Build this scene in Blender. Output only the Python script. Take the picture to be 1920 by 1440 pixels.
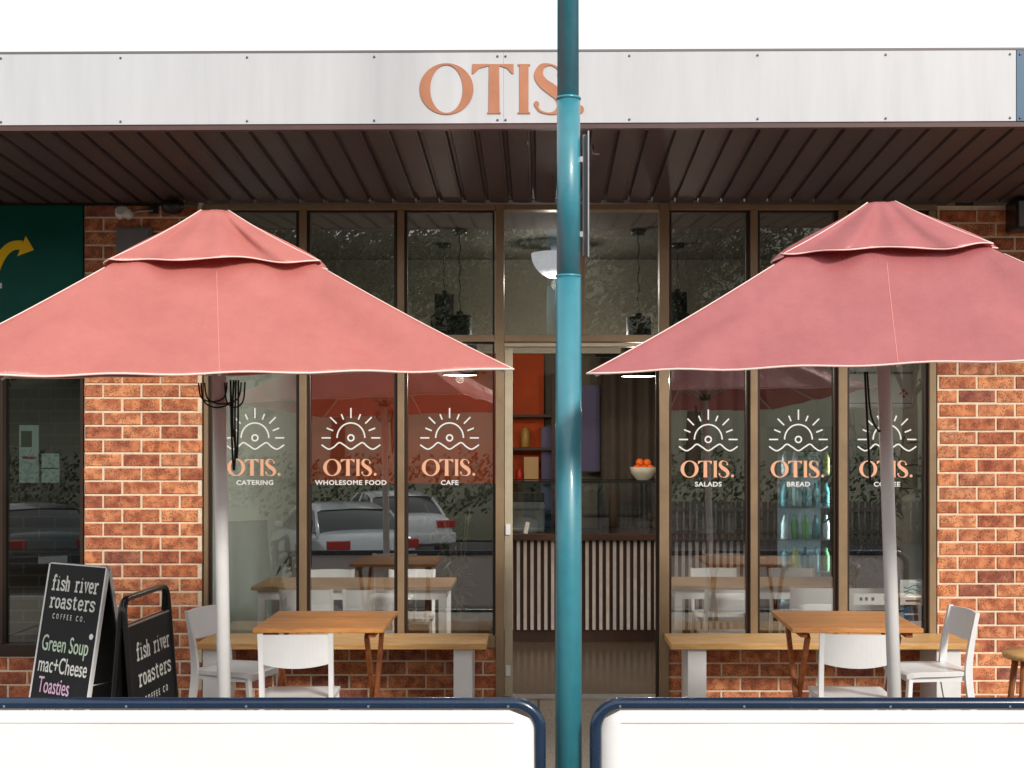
import bpy, bmesh, math, random
from mathutils import Vector, Matrix
R = math.radians
PI = math.pi
for o in list(bpy.data.objects): bpy.data.objects.remove(o)
sc = bpy.context.scene
COL = sc.collection
random.seed(7)

# ------------------------------------------------------------------ camera, light, exposure
D0, EYE, FPX, VX, HY = 8.3, 1.69, 2415.0, 1010.0, 820.0
cam_d = bpy.data.cameras.new('camera'); cam = bpy.data.objects.new('camera', cam_d); COL.objects.link(cam)
cam.location = (0, -D0, EYE); cam.rotation_euler = (R(90), 0, 0)
cam_d.sensor_width = 36; cam_d.lens = 36*FPX/1920
cam_d.shift_x = -(VX-960)/1920; cam_d.shift_y = (HY-720)/1920
cam_d.clip_end = 1500; cam_d.clip_start = 0.05
sc.camera = cam

SUN_EL, SUN_AZ = 31.0, -30.0       # azimuth measured from behind the camera, negative towards the right
w = bpy.data.worlds.new('World'); sc.world = w; w.use_nodes = True
nt = w.node_tree; nt.nodes.clear()
out = nt.nodes.new('ShaderNodeOutputWorld'); bg = nt.nodes.new('ShaderNodeBackground')
sky = nt.nodes.new('ShaderNodeTexSky'); sky.sky_type = 'NISHITA'; sky.sun_disc = False
sky.sun_elevation = R(SUN_EL); sky.sun_rotation = R(180+SUN_AZ); sky.dust_density = 3.0; sky.air_density = 1.0
# thin bright cloud veil all round the sky
tc = nt.nodes.new('ShaderNodeTexCoord'); mp = nt.nodes.new('ShaderNodeMapping'); mp.inputs['Scale'].default_value = (1, 1, 2.6)
nz = nt.nodes.new('ShaderNodeTexNoise'); nz.inputs['Scale'].default_value = 1.7; nz.inputs['Detail'].default_value = 7
cr = nt.nodes.new('ShaderNodeValToRGB'); cr.color_ramp.elements[0].position = .30; cr.color_ramp.elements[1].position = .52
cr.color_ramp.elements[0].color = (.55, .55, .55, 1)
mx = nt.nodes.new('ShaderNodeMixRGB'); mx.inputs[2].default_value = (11.4, 11.3, 11.2, 1)
bg.inputs['Strength'].default_value = 0.095
L = nt.links.new
L(tc.outputs['Generated'], mp.inputs[0]); L(mp.outputs[0], nz.inputs['Vector']); L(nz.outputs['Fac'], cr.inputs[0])
L(cr.outputs[0], mx.inputs[0]); L(sky.outputs[0], mx.inputs[1]); L(mx.outputs[0], bg.inputs[0]); L(bg.outputs[0], out.inputs[0])
sd = bpy.data.lights.new('sun', 'SUN'); sd.energy = 3.0; sd.angle = R(11); sd.color = (1, .95, .87)
sun = bpy.data.objects.new('sun', sd); COL.objects.link(sun)
sv = Vector((-math.sin(R(SUN_AZ))*math.cos(R(SUN_EL)), -math.cos(R(SUN_AZ))*math.cos(R(SUN_EL)), math.sin(R(SUN_EL))))
sun.rotation_euler = sv.to_track_quat('Z', 'Y').to_euler(); sun.location = (-4, -14, 12)
vs = sc.view_settings; vs.view_transform = 'Standard'; vs.look = 'None'; vs.exposure = 0.0; vs.gamma = 1; vs.use_curve_mapping = False
sc.render.engine = 'CYCLES'

# ------------------------------------------------------------------ helpers
def S(Y=0): return FPX/(D0+Y)
def X(px, Y=0): return (px-VX)/S(Y)
def Z(py, Y=0): return EYE-(py-HY)/S(Y)

def srgb(r, g, b):
    f = lambda c: (c/255)/12.92 if c/255 <= .04045 else ((c/255+.055)/1.055)**2.4
    return (f(r), f(g), f(b))

def mat(name, col, rough=.6, metal=0, var=0, vscale=8, bump=0, bscale=60, rnd=0, spec=.5, coat=0, col2=None, stretch=None, trans=0):
    m = bpy.data.materials.new(name); m.use_nodes = True; n = m.node_tree; N = n.nodes; K = n.links.new
    p = N['Principled BSDF']; p.inputs['Base Color'].default_value = (*col, 1); p.inputs['Roughness'].default_value = rough
    p.inputs['Metallic'].default_value = metal; p.inputs['Specular IOR Level'].default_value = spec
    p.inputs['Coat Weight'].default_value = coat; p.inputs['Coat Roughness'].default_value = .08
    t = N.new('ShaderNodeTexCoord'); src = t.outputs['Object']
    if stretch:
        mpn = N.new('ShaderNodeMapping'); mpn.inputs['Scale'].default_value = stretch; K(src, mpn.inputs[0]); src = mpn.outputs[0]
    if rnd or True:
        oi = N.new('ShaderNodeObjectInfo'); ad = N.new('ShaderNodeVectorMath'); ad.operation = 'ADD'
        cb = N.new('ShaderNodeCombineXYZ'); mu = N.new('ShaderNodeMath'); mu.operation = 'MULTIPLY'; mu.inputs[1].default_value = 37
        K(oi.outputs['Random'], mu.inputs[0]); K(mu.outputs[0], cb.inputs[0]); K(mu.outputs[0], cb.inputs[1]); K(mu.outputs[0], cb.inputs[2])
        K(src, ad.inputs[0]); K(cb.outputs[0], ad.inputs[1]); src = ad.outputs[0]
    if var or col2:
        no = N.new('ShaderNodeTexNoise'); no.inputs['Scale'].default_value = vscale; no.inputs['Detail'].default_value = 6
        no.inputs['Roughness'].default_value = .65; K(src, no.inputs['Vector'])
        c2 = col2 if col2 else tuple(c*(1-var) for c in col)
        c1 = col if col2 else tuple(min(1, c*(1+var*.6)) for c in col)
        rp = N.new('ShaderNodeValToRGB'); rp.color_ramp.elements[0].position = .35; rp.color_ramp.elements[1].position = .65
        rp.color_ramp.elements[0].color = (*c2, 1); rp.color_ramp.elements[1].color = (*c1, 1)
        K(no.outputs['Fac'], rp.inputs[0]); last = rp.outputs[0]
        if rnd:
            hs = N.new('ShaderNodeHueSaturation'); ma = N.new('ShaderNodeMapRange'); ma.inputs[3].default_value = 1-rnd; ma.inputs[4].default_value = 1+rnd
            K(oi.outputs['Random'], ma.inputs[0]); K(ma.outputs[0], hs.inputs['Value']); K(last, hs.inputs['Color']); last = hs.outputs[0]
        K(last, p.inputs['Base Color'])
        mr = N.new('ShaderNodeMapRange'); mr.inputs[3].default_value = max(0, rough-.08); mr.inputs[4].default_value = min(1, rough+.1)
        K(no.outputs['Fac'], mr.inputs[0]); K(mr.outputs[0], p.inputs['Roughness'])
    if bump:
        b2 = N.new('ShaderNodeTexNoise'); b2.inputs['Scale'].default_value = bscale; b2.inputs['Detail'].default_value = 4; K(src, b2.inputs['Vector'])
        bp = N.new('ShaderNodeBump'); bp.inputs['Strength'].default_value = bump; bp.inputs['Distance'].default_value = .01
        K(b2.outputs['Fac'], bp.inputs['Height']); K(bp.outputs[0], p.inputs['Normal'])
    return m

def emat(name, col, st):
    m = bpy.data.materials.new(name); m.use_nodes = True; p = m.node_tree.nodes['Principled BSDF']
    p.inputs['Base Color'].default_value = (*col, 1); p.inputs['Emission Color'].default_value = (*col, 1); p.inputs['Emission Strength'].default_value = st
    return m

def brick_mat():
    m = bpy.data.materials.new('brick_clay'); m.use_nodes = True; N = m.node_tree.nodes; K = m.node_tree.links.new; p = N['Principled BSDF']
    oi = N.new('ShaderNodeObjectInfo'); t = N.new('ShaderNodeTexCoord')
    cb = N.new('ShaderNodeCombineXYZ'); mu = N.new('ShaderNodeMath'); mu.operation = 'MULTIPLY'; mu.inputs[1].default_value = 91
    K(oi.outputs['Random'], mu.inputs[0]); [K(mu.outputs[0], cb.inputs[i]) for i in range(3)]
    ad = N.new('ShaderNodeVectorMath'); K(t.outputs['Object'], ad.inputs[0]); K(cb.outputs[0], ad.inputs[1])
    base = N.new('ShaderNodeValToRGB'); e = base.color_ramp.elements
    cols = [(0, (200, 124, 88)), (.2, (222, 142, 98)), (.4, (184, 106, 78)), (.55, (230, 154, 110)), (.72, (212, 126, 84)), (.86, (164, 100, 84)), (1, (232, 158, 114))]
    e[0].position = 0; e[0].color = (*srgb(*cols[0][1]), 1); e[1].position = 1; e[1].color = (*srgb(*cols[-1][1]), 1)
    for q, c in cols[1:-1]:
        x = e.new(q); x.color = (*srgb(*c), 1)
    K(oi.outputs['Random'], base.inputs[0])
    n1 = N.new('ShaderNodeTexNoise'); n1.inputs['Scale'].default_value = 16; n1.inputs['Detail'].default_value = 5; K(ad.outputs[0], n1.inputs['Vector'])
    r1 = N.new('ShaderNodeValToRGB'); r1.color_ramp.elements[0].position = .38; r1.color_ramp.elements[1].position = .62
    r1.color_ramp.elements[0].color = (.60, .48, .46, 1); r1.color_ramp.elements[1].color = (1.08, 1.12, 1.05, 1); K(n1.outputs['Fac'], r1.inputs[0])
    m1 = N.new('ShaderNodeMixRGB'); m1.blend_type = 'MULTIPLY'; m1.inputs[0].default_value = 1; K(base.outputs[0], m1.inputs[1]); K(r1.outputs[0], m1.inputs[2])
    n2 = N.new('ShaderNodeTexVoronoi'); n2.inputs['Scale'].default_value = 95; K(ad.outputs[0], n2.inputs['Vector'])
    n3 = N.new('ShaderNodeTexNoise'); n3.inputs['Scale'].default_value = 22; n3.inputs['Detail'].default_value = 3; K(ad.outputs[0], n3.inputs['Vector'])
    lt = N.new('ShaderNodeMath'); lt.operation = 'LESS_THAN'; lt.inputs[1].default_value = .42; K(n2.outputs['Distance'], lt.inputs[0])
    gt = N.new('ShaderNodeMath'); gt.operation = 'GREATER_THAN'; gt.inputs[1].default_value = .47; K(n3.outputs['Fac'], gt.inputs[0])
    an = N.new('ShaderNodeMath'); an.operation = 'MULTIPLY'; K(lt.outputs[0], an.inputs[0]); K(gt.outputs[0], an.inputs[1])
    sc_ = N.new('ShaderNodeMath'); sc_.operation = 'MULTIPLY'; sc_.inputs[1].default_value = .6; K(an.outputs[0], sc_.inputs[0])
    m2 = N.new('ShaderNodeMixRGB'); m2.inputs[2].default_value = (.06, .028, .022, 1); K(sc_.outputs[0], m2.inputs[0]); K(m1.outputs[0], m2.inputs[1])
    K(m2.outputs[0], p.inputs['Base Color']); p.inputs['Roughness'].default_value = .85
    n4 = N.new('ShaderNodeTexNoise'); n4.inputs['Scale'].default_value = 120; n4.inputs['Detail'].default_value = 5; K(ad.outputs[0], n4.inputs['Vector'])
    bp = N.new('ShaderNodeBump'); bp.inputs['Strength'].default_value = .6; bp.inputs['Distance'].default_value = .004; K(n4.outputs['Fac'], bp.inputs['Height']); K(bp.outputs[0], p.inputs['Normal'])
    return m

def glass_mat(name, refl, tint, rough=0.0):
    m = bpy.data.materials.new(name); m.use_nodes = True; N = m.node_tree.nodes; K = m.node_tree.links.new; N.clear()
    o = N.new('ShaderNodeOutputMaterial'); mi = N.new('ShaderNodeMixShader'); tr = N.new('ShaderNodeBsdfTransparent'); gl = N.new('ShaderNodeBsdfGlossy')
    tr.inputs[0].default_value = (*tint, 1); gl.inputs['Color'].default_value = (.95, .98, 1, 1); gl.inputs['Roughness'].default_value = rough
    lw = N.new('ShaderNodeLayerWeight'); lw.inputs[0].default_value = .25
    mr = N.new('ShaderNodeMapRange'); mr.inputs[1].default_value = 0; mr.inputs[2].default_value = 1; mr.inputs[3].default_value = refl; mr.inputs[4].default_value = 1
    K(lw.outputs['Fresnel'], mr.inputs[0]); K(mr.outputs[0], mi.inputs[0]); K(tr.outputs[0], mi.inputs[1]); K(gl.outputs[0], mi.inputs[2]); K(mi.outputs[0], o.inputs[0])
    # faint waviness of float glass
    t = N.new('ShaderNodeTexCoord'); n = N.new('ShaderNodeTexNoise'); n.inputs['Scale'].default_value = 1.6; n.inputs['Detail'].default_value = 1
    b = N.new('ShaderNodeBump'); b.inputs['Strength'].default_value = .02; b.inputs['Distance'].default_value = .003
    K(t.outputs['Object'], n.inputs['Vector']); K(n.outputs['Fac'], b.inputs['Height']); K(b.outputs[0], gl.inputs['Normal'])
    return m

def cloth_mat(name, col, tr=.35):
    m = bpy.data.materials.new(name); m.use_nodes = True; N = m.node_tree.nodes; K = m.node_tree.links.new; N.clear()
    o = N.new('ShaderNodeOutputMaterial'); mi = N.new('ShaderNodeMixShader'); d = N.new('ShaderNodeBsdfDiffuse'); tl = N.new('ShaderNodeBsdfTranslucent')
    t = N.new('ShaderNodeTexCoord'); n = N.new('ShaderNodeTexNoise'); n.inputs['Scale'].default_value = 3.2; n.inputs['Detail'].default_value = 8; n.inputs['Roughness'].default_value = .7
    K(t.outputs['Object'], n.inputs['Vector'])
    r = N.new('ShaderNodeValToRGB'); r.color_ramp.elements[0].position = .3; r.color_ramp.elements[1].position = .7
    r.color_ramp.elements[0].color = (col[0]*.88, col[1]*.84, col[2]*.84, 1); r.color_ramp.elements[1].color = (min(1, col[0]*1.06), col[1]*1.12, col[2]*1.12, 1)
    K(n.outputs['Fac'], r.inputs[0]); K(r.outputs[0], d.inputs[0]); K(r.outputs[0], tl.inputs[0]); mi.inputs[0].default_value = tr
    K(d.outputs[0], mi.inputs[1]); K(tl.outputs[0], mi.inputs[2])
    gl = N.new('ShaderNodeBsdfGlossy'); gl.inputs['Roughness'].default_value = .36; gl.inputs[0].default_value = (1, .93, .9, 1)
    m2 = N.new('ShaderNodeMixShader'); m2.inputs[0].default_value = .06; K(mi.outputs[0], m2.inputs[1]); K(gl.outputs[0], m2.inputs[2]); K(m2.outputs[0], o.inputs[0])
    # woven grain + soft creases
    n2 = N.new('ShaderNodeTexNoise'); n2.inputs['Scale'].default_value = 140; K(t.outputs['Object'], n2.inputs['Vector'])
    mp_ = N.new('ShaderNodeMapping'); mp_.inputs['Scale'].default_value = (1.6, .8, .8); K(t.outputs['Object'], mp_.inputs[0])
    n3 = N.new('ShaderNodeTexNoise'); n3.inputs['Scale'].default_value = 3.2; n3.inputs['Detail'].default_value = 2; n3.inputs['Distortion'].default_value = 0.0; K(mp_.outputs[0], n3.inputs['Vector'])
    b = N.new('ShaderNodeBump'); b.inputs['Strength'].default_value = .5; b.inputs['Distance'].default_value = .004; K(n2.outputs['Fac'], b.inputs['Height'])
    b3 = N.new('ShaderNodeBump'); b3.inputs['Strength'].default_value = .5; b3.inputs['Distance'].default_value = .05; K(n3.outputs['Fac'], b3.inputs['Height']); K(b3.outputs[0], b.inputs['Normal'])
    for s_ in (d, tl, gl): K(b.outputs[0], s_.inputs['Normal'])
    return m

class MB:
    """collects shapes, build() links them as ONE mesh object"""
    def __init__(s): s.bm = bmesh.new()
    def box(s, x0, x1, y0, y1, z0, z1, M=None, bev=0):
        b = s.bm; vs_ = [b.verts.new(v) for v in ((x0,y0,z0),(x1,y0,z0),(x1,y1,z0),(x0,y1,z0),(x0,y0,z1),(x1,y0,z1),(x1,y1,z1),(x0,y1,z1))]
        fs = [b.faces.new([vs_[i] for i in f]) for f in ((0,3,2,1),(4,5,6,7),(0,1,5,4),(1,2,6,5),(2,3,7,6),(3,0,4,7))]
        if bev:
            es = list({e for f in fs for e in f.edges}); r = bmesh.ops.bevel(b, geom=es, offset=bev, segments=2, affect='EDGES', profile=.5)
            vs_ = list({v for f in r['faces'] for v in f.verts})
        if M is not None: bmesh.ops.transform(b, matrix=M, verts=list(set(vs_)))
        return s
    def tube(s, pts, r, n=10, cap=True, closed=False):
        b = s.bm; pts = [Vector(p) for p in pts]; rs = r if isinstance(r, (list, tuple)) else [r]*len(pts); rings = []
        up = None
        for i, p in enumerate(pts):
            if closed: t = (pts[(i+1) % len(pts)]-pts[i-1]).normalized()
            else: t = (pts[min(i+1, len(pts)-1)]-pts[max(i-1, 0)]).normalized()
            if up is None: up = Vector((0,0,1)) if abs(t.z) < .9 else Vector((1,0,0))
            a = t.cross(up)
            if a.length < 1e-4: a = t.cross(Vector((0,1,0)))
            a.normalize(); c = t.cross(a).normalized(); up = -c if (-c).dot(up) > 0 else c
            rings.append([b.verts.new(p+a*rs[i]*math.cos(2*PI*k/n)+c*rs[i]*math.sin(2*PI*k/n)) for k in range(n)])
        m = len(rings)
        for i in range(m if closed else m-1):
            A, B = rings[i], rings[(i+1) % m]
            for k in range(n):
                f = b.faces.new((A[k], A[(k+1) % n], B[(k+1) % n], B[k])); f.smooth = True
        if cap and not closed: b.faces.new(rings[0][::-1]); b.faces.new(rings[-1])
        return s
    def lathe(s, prof, c=(0,0,0), n=24):
        b = s.bm; rings = [[b.verts.new((c[0]+r*math.cos(2*PI*k/n), c[1]+r*math.sin(2*PI*k/n), c[2]+z)) for k in range(n)] for r, z in prof]
        for A, B in zip(rings, rings[1:]):
            for k in range(n):
                f = b.faces.new((A[k], A[(k+1) % n], B[(k+1) % n], B[k])); f.smooth = True
        b.faces.new(rings[0][::-1]); b.faces.new(rings[-1]); return s
    def poly(s, pts, depth=None):
        """flat outline (list of 3D points), optionally extruded by vector depth"""
        b = s.bm; v = [b.verts.new(p) for p in pts]; f = b.faces.new(v)
        if depth is not None:
            d = Vector(depth); v2 = [b.verts.new(Vector(p)+d) for p in pts]; b.faces.new(v2[::-1]); n = len(v)
            for i in range(n): b.faces.new((v[(i+1) % n], v[i], v2[i], v2[(i+1) % n]))
        return s
    def bar(s, p, q, w_, t_, up=(0,0,1), bev=0):
        p, q = Vector(p), Vector(q); d = q-p; l = d.length; zc = d.normalized(); xc = zc.cross(Vector(up))
        if xc.length < 1e-3: xc = Vector((1,0,0))
        xc.normalize(); yc = zc.cross(xc)
        M = Matrix.Translation(p) @ Matrix((xc, yc, zc)).transposed().to_4x4()
        return s.box(-w_/2, w_/2, -t_/2, t_/2, 0, l, M, bev)
    def build(s, name, m, parent=None, loc=None, smooth=False):
        me = bpy.data.meshes.new(name); bmesh.ops.recalc_face_normals(s.bm, faces=s.bm.faces); s.bm.to_mesh(me); s.bm.free()
        if m: me.materials.append(m)
        if smooth: 
            for p in me.polygons: p.use_smooth = True
        o = bpy.data.objects.new(name, me); COL.objects.link(o)
        if parent: o.parent = parent
        if loc is not None: o.location = loc
        return o

def tag(o, label=None, cat=None, group=None, kind=None):
    if label: o['label'] = label
    if cat: o['category'] = cat
    if group: o['group'] = group
    if kind: o['kind'] = kind
    return o
def empty(name, loc, label, cat, rz=0, group=None):
    o = bpy.data.objects.new(name, None); COL.objects.link(o); o.location = loc; o.rotation_euler = (0, 0, rz); o.empty_display_size = .1
    return tag(o, label, cat, group)
def dup(root, loc, rz, label, group=None):
    r = root.copy(); COL.objects.link(r); r.location = loc; r.rotation_euler = (root.rotation_euler[0], root.rotation_euler[1], rz); r['label'] = label
    if group: r['group'] = group
    for ch in list(root.children):
        c = ch.copy(); COL.objects.link(c); c.parent = r
        for g in list(ch.children):
            d = g.copy(); COL.objects.link(d); d.parent = c
    return r
def struct(o): o['kind'] = 'structure'; return o

# ------------------------------------------------------------------ materials
M_BRICK = brick_mat()
M_MORTAR = mat('mortar', srgb(244, 222, 192), .9, var=.15, vscale=30, bump=.5, bscale=200)
M_FRAME = mat('bronze_aluminium', srgb(158, 134, 106), .38, metal=.35, var=.12, vscale=5)
M_FRAMED = mat('dark_bronze', srgb(60, 46, 38), .45, metal=.3)
M_STILE = mat('champagne_aluminium', srgb(196, 184, 158), .4, metal=.3, var=.08)
M_GLASS = glass_mat('shopfront_glass', .17, (.95, .96, .955))
M_GLASSD = glass_mat('dark_shop_glass', .10, (.6, .66, .64))
M_CASE = glass_mat('display_glass', .05, (.93, .96, .96))
M_SOFFIT = mat('brown_soffit_metal', srgb(86, 72, 72), .5, var=.1, vscale=3, rnd=.12)
M_TRIM = mat('brown_trim_metal', srgb(92, 68, 66), .45, var=.1)
M_FASCIA = mat('white_sign_sheet', (.60, .62, .65), .38, var=.05, vscale=2, stretch=(5, 1, .5))
M_COPPER = mat('copper_vinyl', srgb(188, 128, 98), .38, metal=.2, var=.1, vscale=6)
M_COPPERW = mat('copper_window_vinyl', srgb(240, 180, 146), .5)
M_WHITEV = mat('white_vinyl', (.85, .85, .84), .5)
M_SCREW = mat('screw_steel', (.18, .18, .2), .35, metal=.8)
M_STEEL = mat('galvanised_steel', (.5, .52, .55), .35, metal=.9, var=.1)
M_TEAL = mat('teal_pole_paint', srgb(44, 134, 152), .42, var=.09, vscale=14, bump=.05, bscale=30, coat=.4, spec=.9)
M_NAVY = mat('navy_powder_coat', srgb(20, 46, 74), .25, var=.1, vscale=8, coat=.5)
M_CANVAS = mat('white_canvas', (.88, .885, .90), .8, bump=.6, bscale=5, var=.02, vscale=3)
M_CLOTH = cloth_mat('coral_cloth_front', (.66, .215, .19), .3)
M_CLOTH2 = cloth_mat('rose_cloth', (.58, .185, .195), .3)
M_SEAM = mat('coral_thread', (.75, .30, .27), .9)
M_PIPE = mat('cream_piping', srgb(244, 214, 206), .8)
M_WPAINT = mat('white_powder_coat', (.8, .8, .8), .35, var=.04)
M_CHAIR = mat('white_chair_plastic', (.82, .83, .84), .35, var=.03, bump=.03)
M_ROPE = mat('dark_rope', (.02, .015, .015), .8)
M_WOOD = mat('oiled_timber', srgb(224, 160, 94), .42, col2=srgb(196, 128, 66), vscale=5, stretch=(1.5, 14, 14), bump=.08, bscale=40, rnd=.14)
M_WOODD = mat('timber_leg', srgb(170, 98, 48), .5, col2=srgb(120, 64, 28), vscale=5, stretch=(14, 14, 1.5))
M_BENCH = mat('pale_bench_timber', srgb(220, 178, 118), .45, col2=srgb(190, 140, 84), vscale=4, stretch=(1.2, 12, 12), bump=.05)
M_INTW = mat('interior_table_timber', srgb(176, 146, 110), .45, col2=srgb(140, 110, 80), vscale=4, stretch=(1.2, 12, 12))
M_BLACK = mat('black_board', (.012, .013, .016), .6, var=.3, vscale=6, spec=.25)
M_BLACKM = mat('black_metal', (.012, .012, .013), .3)
M_CHALK = mat('white_chalk', (.82, .84, .80), .9, var=.2, vscale=90)
M_CHALKG = mat('pale_green_chalk', (.62, .78, .62), .9, var=.2, vscale=90)
M_CHALKP = mat('pink_chalk', (.78, .50, .70), .9, var=.2, vscale=90)
M_GREEN = mat('dark_green_sign', srgb(4, 84, 74), .45, var=.15, vscale=1.5, spec=.2)
M_YELLOW = mat('yellow_vinyl', (.95, .60, .02), .6, spec=.2)
M_GREY = mat('grey_box_paint', srgb(120, 118, 122), .5)
M_PAVE = mat('exposed_aggregate_paving', srgb(150, 140, 128), .85, col2=srgb(110, 102, 94), vscale=60, bump=.4, bscale=150)
M_ROAD = mat('asphalt', (.06, .06, .062), .9, var=.25, vscale=40, bump=.5, bscale=200)
M_KERB = mat('kerb_concrete', (.38, .37, .35), .85, var=.15, vscale=10, bump=.2)
M_LINE = mat('road_paint', (.75, .75, .73), .7, var=.15, vscale=20)
M_GRASS = mat('hill_grass', (.09, .10, .055), .95, col2=(.11, .11, .065), vscale=.4, bump=.5, bscale=3)
M_LEAF = mat('leaf_green', (.06, .08, .04), .95, spec=.1, var=.4, vscale=1.4)
M_LEAF2 = mat('leaf_olive', (.075, .08, .055), .95, spec=.1, var=.4, vscale=1.4)
M_LEAFD = mat('leaf_dark', (.02, .05, .02), .45, var=.4, vscale=6)
M_BARK = mat('bark', (.11, .08, .06), .95, var=.3, vscale=12, bump=.6, bscale=30)
M_FLOOR = mat('polished_concrete_floor', srgb(92, 78, 64), .22, var=.2, vscale=25)
M_WALLP = mat('pale_grey_plaster', srgb(190, 206, 204), .8, var=.05)
M_WALLG = mat('olive_grey_plaster', srgb(118, 114, 102), .85, var=.06)
M_RUST = mat('rust_orange_wall', srgb(206, 80, 24), .7, var=.15, vscale=3)
M_CEIL = mat('ceiling_lining', srgb(104, 98, 90), .8, var=.04)
M_DARKW = mat('dark_wall', (.03, .026, .024), .7)
M_SLAT = mat('pale_batten', srgb(206, 198, 194), .5, col2=srgb(186, 176, 172), vscale=6, rnd=.06)
M_CTRB = mat('dark_counter_timber', srgb(62, 40, 32), .5, var=.2, vscale=6)
M_CURT = mat('taupe_curtain', srgb(84, 74, 66), .9, var=.08)
M_ORANGE = mat('orange_peel', srgb(240, 110, 30), .5, bump=.2, bscale=150)
M_BOWL = mat('stone_bowl', srgb(200, 194, 180), .6)
M_PAPER = mat('paper', (.78, .78, .76), .8)
M_INK = mat('dark_ink', (.03, .03, .035), .8)
M_RED = mat('red_ink', (.6, .05, .03), .6)
M_LILAC = mat('lilac_panel', srgb(88, 84, 122), .6)
M_FLUR = emat('lamp_diffuser', (1, .82, .62), 4)
M_FRIDGEL = emat('fridge_light_tube', (.75, .95, 1), 26)
M_CAR = mat('silver_car_paint', (.58, .62, .64), .28, metal=.35, coat=1)
M_CARW = mat('white_car_paint', (.75, .76, .76), .28, coat=1)
M_CARD = mat('dark_car_paint', (.03, .05, .06), .25, metal=.4, coat=1)
M_CARG = mat('car_glass', (.02, .03, .035), .05, spec=.8)
M_TYRE = mat('rubber', (.02, .02, .02), .85)
M_TAIL = mat('red_tail_lamp', (.5, .01, .01), .15, coat=1)
M_FENCE = mat('grey_paling', srgb(120, 112, 104), .9, col2=srgb(92, 84, 78), vscale=6, stretch=(8, 8, 1), rnd=.2)

# ------------------------------------------------------------------ ground
KY = -5.35
g = MB(); g.box(-30, 30, KY+.15, -.004, -.25, 0); struct(g.build('pavement', M_PAVE))
g = MB(); g.box(-30, 30, KY, KY+.146, -.35, .003, bev=.015); struct(g.build('kerb', M_KERB))
# paving joints
g = MB()
for i in range(-12, 13): g.box(i*1.5-.006, i*1.5+.006, KY+.16, -.01, .0005, .004)
struct(g.build('paving_joints', M_INK))
def road_z(y):                       # the street falls away across its width
    t = min(1, max(0, (KY-y)/8.0)); return -.14-.80*t
g = MB()
ys = [KY, KY-1.5, KY-3, KY-5, KY-8, -24, -34]
v = [[g.bm.verts.new((x, y, road_z(y))) for x in (-60, -20, 0, 20, 60)] for y in ys]
for a, b in zip(v, v[1:]):
    for i in range(4): g.bm.faces.new((a[i], a[i+1], b[i+1], b[i]))
struct(g.build('road', M_ROAD))
for i in range(-5, 6):               # angled parking bay lines across the street
    g = MB(); x = i*2.9-1.2
    g.poly([(x, -13.4, road_z(-13.4)+.006), (x+.1, -13.4, road_z(-13.4)+.006), (x-2.2, -18.4, road_z(-18)+.006), (x-2.3, -18.4, road_z(-18)+.006)])
    struct(g.build('bay_line', M_LINE))
g = MB(); xs = [-400, -120, -70, -35, -15, 0, 15, 35, 70, 120, 400]
ry = [(-24, -.90), (-30, .2), (-45, 2.5), (-65, 9), (-90, 17), (-140, 24), (-500, 30)]
rnd = random.Random(3)
v = [[g.bm.verts.new((x, y, z+(rnd.uniform(-.1, .1)*max(0, z))+(0 if y > -31 else 1.2*math.sin(x*.07)))) for x in xs] for y, z in ry]
for a, b in zip(v, v[1:]):
    for i in range(len(xs)-1): g.bm.faces.new((a[i], a[i+1], b[i+1], b[i]))
struct(g.build('hill', M_GRASS, smooth=True))
g = MB(); g.box(-400, 400, -500, 400, -3.4, -3.0); struct(g.build('ground', M_GRASS))
g = MB(); g.box(-60, -30, -25, 30, -3, -.02); g.box(30, 60, -5.2, 30, -3, -.02); struct(g.build('side_ground', M_PAVE))
g = MB(); g.box(-30, 30, 9.0, 30, -3, -.1); struct(g.build('yard', M_PAVE))

# ------------------------------------------------------------------ brick walls
BP, BL = 26.0/291, 71.7/291          # course and brick pitch
JT = .012
_bc = {}
def brick_mesh(l, h, d=.10, c=.004):
    k = (round(l, 3), round(h, 3))
    if k not in _bc:
        bm = bmesh.new(); l2, h2 = k[0]/2, k[1]/2
        A = [bm.verts.new(p) for p in ((-l2+c, 0, -h2+c), (l2-c, 0, -h2+c), (l2-c, 0, h2-c), (-l2+c, 0, h2-c))]
        B = [bm.verts.new(p) for p in ((-l2, c, -h2), (l2, c, -h2), (l2, c, h2), (-l2, c, h2))]
        C = [bm.verts.new(p) for p in ((-l2, d, -h2), (l2, d, -h2), (l2, d, h2), (-l2, d, h2))]
        bm.faces.new(A)
        for P, Q in ((A, B), (B, C)):
            for i in range(4): bm.faces.new((P[(i+1) % 4], P[i], Q[i], Q[(i+1) % 4]))
        bm.faces.new(C[::-1]); bmesh.ops.recalc_face_normals(bm, faces=bm.faces)
        me = bpy.data.meshes.new('brick'); bm.to_mesh(me); bm.free(); me.materials.append(M_BRICK); _bc[k] = me
    return _bc[k]
rb = random.Random(11)
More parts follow.
